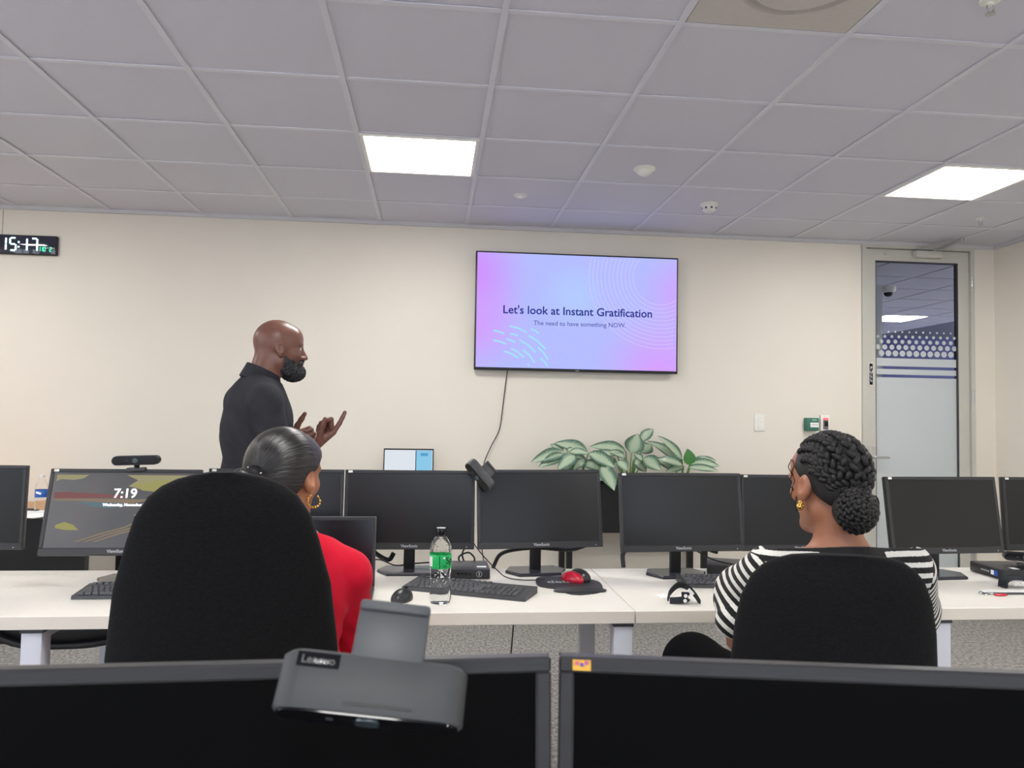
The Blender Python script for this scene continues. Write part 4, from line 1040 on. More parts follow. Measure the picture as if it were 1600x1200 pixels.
w2 = thing('water_bottle', 'clear water bottle with blue label on the wooden table', 'bottle', (wb_.x, wb_.y + .02, .7455))
MB().lathe([(.030, 0), (.034, .006), (.034, .06), (.032, .07), (.034, .08), (.034, .13), (.030, .16), (.016, .188), (.014, .20)], 28).build('bottle_wall', pet, w2)
MB().lathe([(.0345, .085), (.035, .086), (.035, .128), (.0345, .129)], 28, cap=False).build('label', mat('label_blue', rgb(46, 96, 178), .4, var=.1, scale=60), w2)
MB().lathe([(.0155, .2), (.016, .201), (.016, .216), (.0145, .218)], 24).build('cap', white_m, w2)
MB().box((-.0, -.0350, .112), (.03, .0012, .012), Matrix.Rotation(.3, 3, 'Y')).build('label_mark', paper_m, w2, smooth=0)
for k, (pxp, rz_) in enumerate((((50, 803), .2), ((56, 806), -.25))):
    q = atZ(*pxp, .746 + k * .004)
    tag(MB().rbox((0, 0, .002), (.21, .297, .004), .0005).build('paper_sheet', paper_m, None, (q.x - .02, q.y + .06, .7457 + k * .0042), rz_), ['lower stack of white papers on the wooden table', 'upper sheet of white paper on the wooden table'][k], 'paper')
q = atZ(42, 797, .75)
tag(MB().rbox((0, 0, .006), (.05, .16, .012), .003).build('phone', blk_m, None, (q.x - .02, q.y + .02, .7457), 1.3), 'flat black device lying on the wooden table', 'phone')

# ================================================================ chairs
def chair(label, X, Y, rz, prof, seatz=.50, thick=.06, lean=.10, zb=None):
    """prof: list of (z, half width) of the back; back's rear face towards local -Y"""
    t = thing('office_chair', label, 'chair', (X, Y, 0), rz, 'black fabric office chairs')
    rings = []; z0 = prof[0][0]; zt = prof[-1][0]
    n_ = 40
    for (z, hw) in prof:
        edge_ = min(1.0, max(0.25, (zt - z) / .06 if zt - z < .06 else 1.0), max(.35, (z - z0) / .05) if z - z0 < .05 else 1.0)
        th_ = thick * .5 * (.45 + .55 * edge_)
        yo = -lean * (z - seatz) / .6
        ring = []
        for j in range(n_):
            a = 2 * PI * j / n_; c, s = math.cos(a), math.sin(a)
            x = hw * math.copysign(abs(c) ** .55, c); y = th_ * math.copysign(abs(s) ** .7, s)
            ring.append(Vector((x, y + yo + .045 * (x / .24) ** 2, z)))
        rings.append(ring)
    MB().loft(rings).build('backrest', fabric_m, t, smooth=60)
    st_ = MB(); rr = []
    for (z, k) in ((seatz - .07, .90), (seatz - .05, 1.0), (seatz - .015, 1.0), (seatz, .90)):
        rr.append([Vector((.245 * k * math.copysign(abs(math.cos(2 * PI * j / n_)) ** .5, math.cos(2 * PI * j / n_)), .27 + .24 * k * math.copysign(abs(math.sin(2 * PI * j / n_)) ** .5, math.sin(2 * PI * j / n_)), z)) for j in range(n_)])
    st_.loft(rr).build('seat', fabric_m, t, smooth=60)
    MB().tube(spline([(0, .22, seatz - .08), (0, .02, seatz - .085), (0, -.02, seatz - .02), (0, -.03 - lean * .2, z0 + .12)], 5), .022, 8).build('back_support', metalb_m, t)
    MB().cyl((0, .27, .11), (0, .27, seatz - .07), .028).cyl((0, .27, .09), (0, .27, .25), .036).build('gas_lift', metalb_m, t)
    for k in range(5):
        a = 2 * PI * k / 5 + .3; d = Vector((math.cos(a), math.sin(a), 0)); c0_ = Vector((0, .27, .10))
        MB().tube([c0_, c0_ + d * .16 + Vector((0, 0, -.005)), c0_ + d * .29 + Vector((0, 0, -.03))], [.026, .022, .016], 8).build('base_arm', blk_m, t)
        e_ = c0_ + d * .29
        sd = Vector((-d.y, d.x, 0))
        MB().cyl(Vector((e_.x, e_.y, .028)) - sd * .02, Vector((e_.x, e_.y, .028)) + sd * .02, .028).build('caster', blk_m, t)
    return t
def zc_(y, Y, x): return atY(x, y, Y).z
C1Y = 1.60
kx = C1Y / FPX * .965
pr1 = [(.60, .12), (.605, .17), (.63, .205), (.68, .222)]
for y, hw in ((1100, 174), (1035, 177), (1000, 173), (920, 163), (846, 143), (804, 129), (773, 109), (757, 90), (746, 68), (739, 44), (735, 22)): pr1.append((zc_(y, C1Y, 345), hw * kx))
c1 = atY(341, 900, C1Y)
chair('tall black fabric office chair of the ponytailed woman', c1.x, C1Y + .085, .12, pr1, seatz=.455, lean=.10)
C2Y = 1.66
kx = C2Y / FPX * 1.045
pr2 = [(.56, .12), (.565, .17), (.59, .20), (.64, .212)]
for y, hw in ((1120, 160), (1047, 159), (993, 155), (943, 146), (907, 131), (890, 116), (878, 98), (870, 74), (867, 45)): pr2.append((zc_(y, C2Y, 1313), hw * kx))
c2 = atY(1323, 950, C2Y)
chair('black fabric office chair of the woman in the striped jumper', c2.x, C2Y + .06, -.22, pr2, seatz=.445, lean=.06)
# ================================================================ people: smooth blended surfaces
class SDF:
    def __init__(s, lo, hi, hx, zsegs):
        s.x = np.arange(lo[0], hi[0], hx, dtype=np.float32); s.y = np.arange(lo[1], hi[1], hx, dtype=np.float32)
        z = []
        for a, b, h in zsegs: z.append(np.arange(a, b - 1e-6, h))
        s.z = np.concatenate(z).astype(np.float32)
        s.f = np.full((len(s.x), len(s.y), len(s.z)), .07, np.float32)
        s.R = np.eye(3); s.o = np.zeros(3)
    def frame(s, o, R): s.o = np.array(o, float); s.R = np.array(R, float)
    def _win(s, lo, hi):
        sl = []
        for ax, a, b in zip((s.x, s.y, s.z), lo, hi):
            sl.append(slice(int(np.searchsorted(ax, a)), int(np.searchsorted(ax, b))))
        return tuple(sl)
    def _op(s, sl, d, k, op):
        f = s.f[sl]
        if op == '-': f *= -1
        if op in '+-':
            h = np.maximum(k - np.abs(f - d), 0) / k
            r = np.minimum(f, d) - h * h * k * .25
        f[...] = -r if op == '-' else r
    def ell(s, c, r, k=.02, Rm=None, op='+'):
        c = s.o + s.R @ np.array(c, float); Rw = s.R if Rm is None else s.R @ np.array(Rm)
        r = np.array(r, float); m = r.max() + .06
        sl = s._win(c - m, c + m)
        X = (s.x[sl[0]] - c[0])[:, None, None]; Y = (s.y[sl[1]] - c[1])[None, :, None]; Z = (s.z[sl[2]] - c[2])[None, None, :]
        if 0 in (X.size, Y.size, Z.size): return
        q = [Rw[0, i] * X + Rw[1, i] * Y + Rw[2, i] * Z for i in range(3)]
        k0 = np.sqrt(sum((q[i] / r[i]) ** 2 for i in range(3))); k1 = np.sqrt(sum((q[i] / r[i] ** 2) ** 2 for i in range(3))) + 1e-9
        d = (k0 * (k0 - 1) / k1).astype(np.float32)
        s._op(sl, d, k, op)
    def cone(s, a, b, ra, rb=None, k=.02, op='+', world=False):
        rb = ra if rb is None else rb
        a = np.array(a, float); b = np.array(b, float)
        if not world: a = s.o + s.R @ a; b = s.o + s.R @ b
        m = max(ra, rb) + .06
        sl = s._win(np.minimum(a, b) - m, np.maximum(a, b) + m)
        X = (s.x[sl[0]] - a[0])[:, None, None]; Y = (s.y[sl[1]] - a[1])[None, :, None]; Z = (s.z[sl[2]] - a[2])[None, None, :]
        if 0 in (X.size, Y.size, Z.size): return
        v = b - a; L2 = max(v @ v, 1e-9)
        t = np.clip((X * v[0] + Y * v[1] + Z * v[2]) / L2, 0, 1)
        d = np.sqrt((X - t * v[0]) ** 2 + (Y - t * v[1]) ** 2 + (Z - t * v[2]) ** 2) - (ra + (rb - ra) * t)
        s._op(sl, d.astype(np.float32), k, op)
    def chain(s, pts, rs, k=.02, world=False):
        for i in range(len(pts) - 1): s.cone(pts[i], pts[i + 1], rs[i], rs[i + 1], k, world=world)
    def cut(s, p, n, world=False):      # keep the side where n.(x-p) < 0
        p = np.array(p, float); n = np.array(n, float); n = n / np.linalg.norm(n)
        if not world: p = s.o + s.R @ p; n = s.R @ n
        d = (s.x - p[0])[:, None, None] * n[0] + (s.y - p[1])[None, :, None] * n[1] + (s.z - p[2])[None, None, :] * n[2]
        np.maximum(s.f, d.astype(np.float32), out=s.f)
    def local(s, V): return (V - s.o) @ s.R
    def net(s):
        f = s.f; neg = f < 0
        c = np.zeros(tuple(n - 1 for n in f.shape), np.int8)
        for i in (0, 1):
            for j in (0, 1):
                for k in (0, 1): c += neg[i:f.shape[0] - 1 + i, j:f.shape[1] - 1 + j, k:f.shape[2] - 1 + k]
        act = np.argwhere((c > 0) & (c < 8))
        idx = np.full(c.shape, -1, np.int32); idx[tuple(act.T)] = np.arange(len(act), dtype=np.int32)
        P = np.zeros((len(act), 3)); W = np.zeros(len(act))
        ax = (s.x, s.y, s.z)
        offs = [(i, j, k) for i in (0, 1) for j in (0, 1) for k in (0, 1)]
        for o in offs:
            for d in range(3):
                if o[d]: continue
                o2 = list(o); o2[d] = 1
                A = act + np.array(o); B = act + np.array(o2)
                fa = f[tuple(A.T)]; fb = f[tuple(B.T)]
                m = (fa < 0) != (fb < 0)
                t = np.where(m, fa / np.where(m, fa - fb, 1), 0)
                for e in range(3):
                    va = ax[e][A[:, e]]; vb = ax[e][B[:, e]]
                    P[:, e] += np.where(m, va + (vb - va) * t, 0)
                W += m
        P /= W[:, None]
        quads = []
        for d in range(3):
            sa = [slice(None)] * 3; sb = [slice(None)] * 3; sa[d] = slice(0, -1); sb[d] = slice(1, None)
            na, nb_ = neg[tuple(sa)], neg[tuple(sb)]
            E_ = np.argwhere(na != nb_)
            u, v = (d + 1) % 3, (d + 2) % 3
            ok = (E_[:, u] > 0) & (E_[:, v] > 0) & (E_[:, u] < c.shape[u]) & (E_[:, v] < c.shape[v])
            E_ = E_[ok]; sg = na[tuple(E_.T)]
            q = []
            for du, dv in ((-1, -1), (0, -1), (0, 0), (-1, 0)):
                F_ = E_.copy(); F_[:, u] += du; F_[:, v] += dv; q.append(idx[tuple(F_.T)])
            q = np.stack(q, 1); q[~sg] = q[~sg][:, ::-1]
            quads.append(q)
        return P, np.concatenate(quads)
    def build(s, name, m, parent, jitter=None, flow=None, origin=(0, 0, 0), relax=1):
        V, Q = s.net()
        if relax:
            for _ in range(relax):
                acc = np.zeros_like(V); cnt = np.zeros(len(V))
                for a in range(4):
                    for b in ((a + 1) % 4, (a + 3) % 4): np.add.at(acc, Q[:, a], V[Q[:, b]]); np.add.at(cnt, Q[:, a], 1)
                V = V * .5 + .5 * acc / np.maximum(cnt, 1)[:, None]
        if jitter is not None: V = V + jitter(V)
        me = bpy.data.meshes.new(name)
        Vo = V - np.array(origin)
        me.vertices.add(len(V)); me.vertices.foreach_set('co', Vo.astype(np.float32).ravel())
        me.loops.add(Q.size); me.loops.foreach_set('vertex_index', Q.astype(np.int32).ravel())
        me.polygons.add(len(Q)); me.polygons.foreach_set('loop_start', np.arange(0, Q.size, 4, dtype=np.int32))
        me.update(calc_edges=True); me.validate()
        if flow is not None:
            at = me.attributes.new('flow', 'FLOAT_VECTOR', 'POINT'); at.data.foreach_set('vector', flow(V).astype(np.float32).ravel())
        me.shade_smooth(); me.materials.append(m)
        return link(name, me, parent)
def rz3(a): return np.array([[math.cos(a), -math.sin(a), 0], [math.sin(a), math.cos(a), 0], [0, 0, 1]])
def ry3(a): return np.array([[math.cos(a), 0, math.sin(a)], [0, 1, 0], [-math.sin(a), 0, math.cos(a)]])
def rx3(a): return np.array([[1, 0, 0], [0, math.cos(a), -math.sin(a)], [0, math.sin(a), math.cos(a)]])
def npv(v): return np.array(tuple(v), float)

def head_prims(S, q=1.0, fem=False):
    """head in its own frame: x towards the face, z up, origin between the ears"""
    S.ell((-.012 * q, 0, .030 * q), (.098 * q, .077 * q, .092 * q), .02)
    S.ell((.026 * q, 0, -.028 * q), (.062 * q, .059 * q, .086 * q), .03)
    S.ell((.055 * q, 0, .045 * q), (.036 * q, .055 * q, .045 * q), .03)
    jw = .040 if fem else .046
    for s in (-1, 1):
        S.cone((-.005 * q, s * jw * q, -.060 * q), (.062 * q, s * .014 * q, -.100 * q), .019 * q, .017 * q, .03)
        S.ell((.056 * q, s * .040 * q, -.022 * q), (.026 * q, .022 * q, .022 * q), .02)
        S.ell((.080 * q, s * .028 * q, .020 * q), (.012 * q, .026 * q, .008 * q), .014)
    S.ell((.074 * q, 0, -.100 * q), (.018 * q, .020 * q, .016 * q), .02)
    for s in (-1, 1): S.ell((.094 * q, s * .031 * q, .002 * q), (.012 * q, .015 * q, .010 * q), .012, op='-')
    nw = .012 if fem else .015
    S.cone((.088 * q, 0, .008 * q), (.108 * q, 0, -.032 * q), .008 * q, .011 * q, .012)
    for s in (-1, 1): S.ell((.097 * q, s * nw * q, -.035 * q), (.012 * q, .009 * q, .009 * q), .008)
    S.ell((.094 * q, 0, -.058 * q), (.010 * q, .023 * q, .007 * q), .006)
    S.ell((.091 * q, 0, -.071 * q), (.011 * q, .020 * q, .008 * q), .006)
    for s in (-1, 1):   # ears
        Re = rz3(s * .35) @ ry3(-.18)
        S.ell((-.008 * q, s * .080 * q, -.006 * q), (.019 * q, .0105 * q, .032 * q), .005, Re)
        S.ell((.000 * q, s * .076 * q, -.030 * q), (.009 * q, .007 * q, .012 * q), .006)
        S.ell((-.003 * q, s * .0905 * q, -.001 * q), (.011 * q, .008 * q, .019 * q), .004, Re, op='-')
def eyes(S, root, q=1.0):
    ew = mat('eye_white', rgb(190, 182, 172), .2, var=.02); ed = mat('eye_dark', rgb(30, 20, 16), .1, var=.05)
    for s in (-1, 1):
        c = S.o + S.R @ np.array([.0765 * q, s * .031 * q, .002 * q])
        e = MB().ell(tuple(c), (.0115 * q,) * 3, 14, 10).build('eye', ew, root)
        c2 = S.o + S.R @ np.array([.0850 * q, s * .031 * q, .002 * q])
        MB().ell(tuple(c2), (.005 * q,) * 3, 10, 8).build('iris', ed, e)
def hand(S, w, d, n, right, curls, thumb=(.5, .3), q=1.0):
    """w wrist, d finger direction, n the way the palm faces (world); curls: 4 lists of 3 joint bends, index first"""
    d = npv(d); d /= np.linalg.norm(d); n = npv(n); n = n - d * (n @ d); n /= np.linalg.norm(n)
    s = np.cross(d, n) if right else np.cross(n, d)
    w = npv(w)
    def P(a, b, c): return w + (d * a + s * b + n * c) * q
    lat = [.027, .009, -.009, -.026]; kn = [.086, .090, .085, .076]; ln = [(.040, .025, .021), (.045, .029, .022), (.041, .027, .021), (.032, .020, .019)]; rr = [.0100, .0103, .0098, .0088]
    for i in range(4): S.cone(P(0, lat[i] * .55, 0), P(kn[i], lat[i], 0), .014 * q, .0108 * q, .012, world=True)
    S.cone(P(.02, .012, .006), P(.06, .02, .008), .014 * q, .012 * q, .012, world=True)
    for i in range(4):
        p = P(kn[i], lat[i], 0); a = 0; fan = lat[i] * 1.6
        for k in range(3):
            a += curls[i][k]
            dr_ = (d * math.cos(a) + n * math.sin(a)) + s * fan * math.cos(a)
            p2 = p + dr_ / np.linalg.norm(dr_) * ln[i][k] * q
            S.cone(p, p2, rr[i] * (1 - .09 * k) * q, rr[i] * (1 - .09 * (k + 1)) * q, .004, world=True); p = p2
    p = P(.022, .022, .004); out, fl = thumb
    a0 = (d * .55 + s * .75 * (1 - fl) + n * fl); a0 /= np.linalg.norm(a0)
    a1 = (d * (.55 + .3 * (1 - out)) + s * .6 * out + n * fl * .8); a1 /= np.linalg.norm(a1)
    p2 = p + a0 * .040 * q; p3 = p2 + a1 * .030 * q; p4 = p3 + a1 * .026 * q
    S.chain([p, p2, p3, p4], [.0145 * q, .0115 * q, .0105 * q, .0085 * q], .007, world=True)

def flow_mat(name, col, rough, streak=.5, bump=.4, sc=1.0, col2=None, spec=.5):
    m = bpy.data.materials.new(name); m.use_nodes = True; nt = m.node_tree; N = nt.nodes.new; L = nt.links.new
    b = nt.nodes['Principled BSDF']; b.inputs['Roughness'].default_value = rough; b.inputs['Specular IOR Level'].default_value = spec
    at = N('ShaderNodeAttribute'); at.attribute_name = 'flow'
    nz = N('ShaderNodeTexNoise'); nz.inputs['Scale'].default_value = sc; nz.inputs['Detail'].default_value = 4; L(at.outputs['Vector'], nz.inputs[0])
    r = N('ShaderNodeValToRGB'); L(nz.outputs[0], r.inputs[0]); r.color_ramp.elements[0].position = .35; r.color_ramp.elements[1].position = .68
    r.color_ramp.elements[0].color = (*col, 1); r.color_ramp.elements[1].color = (*(col2 or [v * (1 + streak) for v in col]), 1)
    L(r.outputs[0], b.inputs['Base Color'])
    bp = N('ShaderNodeBump'); bp.inputs['Strength'].default_value = bump; bp.inputs['Distance'].default_value = .002; L(nz.outputs[0], bp.inputs['Height']); L(bp.outputs[0], b.inputs['Normal'])
    MATS[name] = m; return m
def stripe_mat(name, c0, c1, period, duty):
    m = bpy.data.materials.new(name); m.use_nodes = True; nt = m.node_tree; N = nt.nodes.new; L = nt.links.new
    b = nt.nodes['Principled BSDF']; b.inputs['Roughness'].default_value = .95; b.inputs['Sheen Weight'].default_value = .05
    at = N('ShaderNodeAttribute'); at.attribute_name = 'flow'; sx = N('ShaderNodeSeparateXYZ'); L(at.outputs['Vector'], sx.inputs[0])
    tc = N('ShaderNodeTexCoord'); nz = N('ShaderNodeTexNoise'); nz.inputs['Scale'].default_value = 160; L(tc.outputs['Object'], nz.inputs[0])
    def mt_(op, a, b_=None):
        n = N('ShaderNodeMath'); n.operation = op
        for k, v in enumerate((a, b_)):
            if v is None: continue
            if isinstance(v, (int, float)): n.inputs[k].default_value = v
            else: L(v, n.inputs[k])
        return n.outputs[0]
    v = mt_('ADD', mt_('DIVIDE', sx.outputs[0], period), mt_('MULTIPLY', mt_('SUBTRACT', nz.outputs[0], .5), .12))
    fr_ = mt_('FRACT', mt_('ADD', v, 100.0)); white = mt_('MULTIPLY', mt_('LESS_THAN', fr_, duty), mt_('GREATER_THAN', sx.outputs[1], .5))
    mx = N('ShaderNodeMix'); mx.data_type = 'RGBA'; L(white, mx.inputs[0]); mx.inputs[6].default_value = (*c0, 1); mx.inputs[7].default_value = (*c1, 1); L(mx.outputs[2], b.inputs['Base Color'])
    bp = N('ShaderNodeBump'); bp.inputs['Strength'].default_value = .6; bp.inputs['Distance'].default_value = .003; L(nz.outputs[0], bp.inputs['Height']); L(bp.outputs[0], b.inputs['Normal'])
    MATS[name] = m; return m
skin1 = mat('skin_deep', rgb(118, 80, 68), .36, var=.06, scale=25, bump=.04, bscale=300)
skin2 = mat('skin_warm', rgb(178, 122, 92), .42, var=.05, scale=25, bump=.04, bscale=300)
skin3 = mat('skin_brown', rgb(158, 106, 80), .42, var=.05, scale=25, bump=.04, bscale=300)
shirt_m = mat('black_polo', rgb(50, 50, 54), .85, var=.12, scale=14, bump=.25, bscale=9, spec=.2)
trou_m = mat('dark_trousers', rgb(12, 12, 14), .95, var=.1, scale=40, bump=.2, spec=.1)
shoe_m = mat('black_shoe', rgb(18, 18, 18), .4, var=.1, scale=40)
redtop_m = mat('red_knit', rgb(198, 14, 44), .8, var=.08, scale=18, bump=.25, bscale=12, spec=.2, sheen=.05)
gold_m = mat('gold', rgb(226, 186, 104), .2, metal=1.0, var=.1, scale=200)

# ---------------------------------------------------------------- standing man
mhc = npv(atY(437, 545, 3.5)); az = math.radians(17)
RB = rz3(math.radians(20)); RH = rz3(az) @ ry3(.03)
man = thing('person', 'bald bearded man in a black polo shirt standing and pointing', 'person', (mhc[0], mhc[1], 0))
MO = np.array([mhc[0], mhc[1], 0])
gx = (mhc - .46, mhc + .46)
def man_grid(z0=0.0, z1=None): return SDF((mhc[0] - .40, mhc[1] - .40), (mhc[0] + .42, mhc[1] + .42), .0042, [(-.01, 1.02, .012), (1.02, mhc[2] + .15, .0036)])
SHR, ELR, WRR = (-.085, -.200, -.245), (-.015, -.225, -.545), (.122, -.165, -.425)
SHL, ELL, WRL = (-.085, .200, -.245), (-.02, .235, -.53), (.070, .07, -.405)
def man_torso(S, g=0.0):
    S.ell((-.085, 0, -.36), (.140 + g, .180 + g, .20 + g), .05); S.ell((-.092, 0, -.235), (.108 + g, .170 + g, .095 + g), .05)
    S.ell((-.075, 0, -.56), (.142 + g, .168 + g, .18 + g), .05); S.ell((-.082, 0, -.72), (.128 + g, .170 + g, .14 + g), .05)
    for s in (-1, 1): S.cone((-.085, s * .09, -.19), (-.085, s * .195, -.235), .055 + g, .060 + g, .04)
def man_legs(S, g=0.0):
    for s in (-1, 1):
        S.chain([(-.08, s * .09, -.76), (-.06, s * .10, -1.14), (-.095, s * .105, -1.54)], [.088 + g, .060 + g, .045 + g], .04)
S = man_grid(); S.frame(mhc, RB)
man_torso(S); man_legs(S)
S.chain([SHR, ELR], [.056, .044], .03); S.chain([ELR, WRR], [.045, .028], .02); S.chain([SHL, ELL], [.056, .044], .03); S.chain([ELL, WRL], [.045, .028], .02)
for s in (-1, 1): S.cone((-.10, s * .105, -1.575), (.07, s * .115, -1.60), .04, .03, .02)
S.cone((-.045, 0, -.05), (-.080, 0, -.19), .064, .070, .03)
wr = S.o + S.R @ np.array(WRR)
hand(S, wr, RB @ np.array([.74, .10, .66]), RB @ np.array([-.62, -.25, .74]), True, [(.30, .12, .05), (1.0, 1.7, .9), (1.05, 1.7, .9), (1.1, 1.7, .9)], (.45, .75), 1.16)
wl_ = S.o + S.R @ np.array(WRL)
hand(S, wl_, RB @ np.array([.80, -.25, .25]), RB @ np.array([.20, -.95, -.05]), False, [(1.3, 1.5, .8)] * 4, (.9, .0), 1.1)
S.frame(mhc, RH); head_prims(S, 1.04)
S.build('body', skin1, man, origin=MO)
eyes(S, man, 1.04)
for o in [c for c in man.children if c.name.startswith('eye')]: o.location = tuple(-MO)
# shirt with short sleeves
S = man_grid(); S.frame(mhc, RB); man_torso(S, .012)
S.cut((-.08, 0, -.80), (0, 0, -1)); S.cone((-.07, 0, -.13), (-.08, 0, -.2), .074, .10, .04)
for a, b in ((SHR, ELR), (SHL, ELL)):
    a, b = np.array(a), np.array(b); S.cone(a, a + (b - a) * .86, .068, .064, .03)
S.cut((-.07, 0, -.128), (.30, 0, 1))
def cloth_j(V): return (np.sin(V[:, 2:3] * 34 + V[:, 0:1] * 21) * .0022 + np.sin(V[:, 2:3] * 61 - V[:, 1:2] * 47 + V[:, 0:1] * 30) * .0014) * np.array([[1, 1, 0]])
S.build('polo_shirt', shirt_m, man, jitter=cloth_j, origin=MO)
# collar: a folded band round the neck
def ringpts(c, a, b, tilt, yaw, n=40):
    R_ = rz3(yaw) @ ry3(tilt); return [Vector(tuple(np.array(c) + R_ @ np.array([a * math.cos(2 * PI * j / n), b * math.sin(2 * PI * j / n), 0]))) for j in range(n)]
cN = mhc + RB @ np.array([-.073, 0, -.135]); cL = mhc + RB @ np.array([-.066, 0, -.100])
cO = mhc + RB @ np.array([-.074, 0, -.160])
tl_ = .42; yw = math.radians(20)
MB().loft([ringpts(cN - MO, .072, .072, tl_, yw), ringpts(cL - MO, .070, .070, tl_, yw), ringpts(cL + np.array([0, 0, .004]) - MO, .076, .075, tl_, yw), ringpts(cO - MO, .100, .098, tl_ - .02, yw), ringpts(cO - np.array([0, 0, .006]) - MO, .092, .090, tl_ - .02, yw)], cap=False).build('collar', shirt_m, man, smooth=60)
S = man_grid(); S.frame(mhc, RB); S.ell((-.082, 0, -.72), (.136, .178, .15), .04); man_legs(S, .016); S.cut((0, 0, -.70), (0, 0, 1)); S.cut((0, 0, -1.56), (0, 0, -1))
S.build('trousers', trou_m, man, origin=MO)
S = man_grid(); S.frame(mhc, RB)
for s in (-1, 1): S.cone((-.10, s * .105, -1.575), (.08, s * .117, -1.595), .050, .038, .02)
S.cut((0, 0, 0.001), (0, 0, -1), world=True); S.build('shoes', shoe_m, man, origin=MO)
# beard
S = SDF((mhc[0] - .16, mhc[1] - .16), (mhc[0] + .18, mhc[1] + .16), .003, [(mhc[2] - .19, mhc[2] + .03, .003)]); S.frame(mhc, RH)
S.ell((.062, 0, -.100), (.056, .052, .043), .02)
for s in (-1, 1):
    S.ell((.030, s * .047, -.072), (.036, .019, .044), .02); S.cone((.016, s * .062, -.040), (.024, s * .056, -.065), .008, .015, .015)
    S.cone((.100, s * .004, -.047), (.086, s * .034, -.066), .008, .008, .008)
S.ell((.108, 0, -.064), (.012, .022, .008), .006, op='-')
def beard_j(V): return np.random.RandomState(1).normal(0, .0014, V.shape)
def beard_flow(V):
    l = S.local(V); return np.stack([l[:, 0] * 120, l[:, 1] * 120, l[:, 2] * 120], 1)
bm2 = flow_mat('beard_hair', rgb(26, 26, 28), .8, .5, .6, 1.0, col2=rgb(74, 74, 76))
S.build('beard', bm2, man, jitter=beard_j, flow=beard_flow, origin=MO, relax=0)
S2 = S
for s in (-1, 1):
    pts = [S.o + S.R @ np.array([.098 - abs(y) * .35, s * (.012 + y), .026 + .004 * math.sin(y * 70)]) - MO for y in (0, .012, .024, .036)]
    MB().tube([Vector(tuple(p)) for p in pts], [.003, .0042, .004, .002], 6).build('eyebrow', bm2, man)

# ---------------------------------------------------------------- woman in red (seated)
h1 = npv(atY(446, 745, 2.05)); n1 = npv(atY(452, 822, 2.0)); MO1 = np.array([n1[0], n1[1], 0])
R1 = rz3(math.radians(90 - 26)) @ ry3(.04)
w1 = thing('person', 'seated woman with sleek black ponytail and red top', 'person', (n1[0], n1[1], 0))
def grid1(): return SDF((n1[0] - .34, 1.78), (n1[0] + .34, 2.72), .0045, [(-.01, .72, .012), (.72, 1.37, .0036)])
Tc = n1[0] - .01
SH1R = npv(atY(541, 900, 2.02)); EL1R = npv(atY(551, 992, 2.10)); WR1R = np.array([-.20, 2.34, .665])
SH1L = np.array([-.515, 1.96, SH1R[2] - .01]); EL1L = np.array([-.56, 2.02, .74]); WR1L = np.array([-.40, 2.30, .665])
def w1_torso(S, g=0):
    S.ell((Tc, 1.965, .90), (.150 + g, .095 + g, .165 + g), .05); S.ell((Tc, 1.975, .72), (.135 + g, .10 + g, .17 + g), .05)
    S.ell((Tc, 1.99, .57), (.175 + g, .125 + g, .115 + g), .05)
    for sh in (SH1R, SH1L): S.cone((n1[0], 1.98, 1.035), sh + np.array([0, 0, .004]), .048 + g, .050 + g, .04)
    for s in (-1, 1): S.ell((Tc + s * .07, 2.045, .87), (.06 + g, .055 + g, .06 + g), .03)
def w1_legs(S, g=0):
    for s in (-1, 1): S.chain([(Tc + s * .09, 2.0, .56), (Tc + s * .09, 2.40, .56), (Tc + s * .09, 2.48, .10)], [.082 + g, .062 + g, .042 + g], .04)
S = grid1(); w1_torso(S); w1_legs(S)
for sh, el, wr_ in ((SH1R, EL1R, WR1R), (SH1L, EL1L, WR1L)): S.chain([sh, el, wr_], [.048, .040, .026], .02)
for s in (-1, 1): S.cone((Tc + s * .09, 2.46, .065), (Tc + s * .09, 2.62, .05), .038, .03, .02)
hand(S, WR1R, (-.1, 1, .05), (0, .05, -1), True, [(.3, .3, .2)] * 4, (.5, .2), .92)
hand(S, WR1L, (.15, 1, .05), (0, .05, -1), False, [(.3, .3, .2)] * 4, (.5, .2), .92)
S.frame(h1, R1)
a_ = h1 + R1 @ np.array([-.03, 0, -.06]); S.cone(a_, np.array([n1[0], 1.975, n1[2] - .03]), .050, .056, .03, world=True)
head_prims(S, .98, True)
S.build('body', skin2, w1, origin=MO1); eyes(S, w1, .98)
for o in [c for c in w1.children if c.name.startswith('eye')]: o.location = tuple(-MO1)
S = grid1(); w1_torso(S, .011); S.cut((0, 0, .60), (0, 0, -1), world=True)
for sh, el, wr_ in ((SH1R, EL1R, WR1R), (SH1L, EL1L, WR1L)): S.chain([sh, el, wr_ * .9 + el * .1], [.060, .052, .036], .025)
S.cut((n1[0], 1.975, n1[2] - .008), (.1, .35, 1), world=True)
def red_j(V):
    k = np.exp(-((V[:, 2:3] - .82) / .12) ** 2)
    return np.sin(V[:, 2:3] * 95 + V[:, 0:1] * 120) * .0020 * k * np.array([[1, 1, 0]])
S.build('red_top', redtop_m, w1, jitter=red_j, origin=MO1)
S = grid1(); w1_legs(S, .012); S.ell((Tc, 1.99, .57), (.184, .134, .12), .04); S.cut((0, 0, .63), (0, 0, 1), world=True); S.cut((0, 0, .11), (0, 0, -1), world=True); S.build('trousers', trou_m, w1, origin=MO1)
S = grid1()
for s in (-1, 1): S.cone((Tc + s * .09, 2.46, .06), (Tc + s * .09, 2.63, .048), .046, .038, .02)
S.cut((0, 0, .001), (0, 0, -1), world=True); S.build('shoes', shoe_m, w1, origin=MO1)
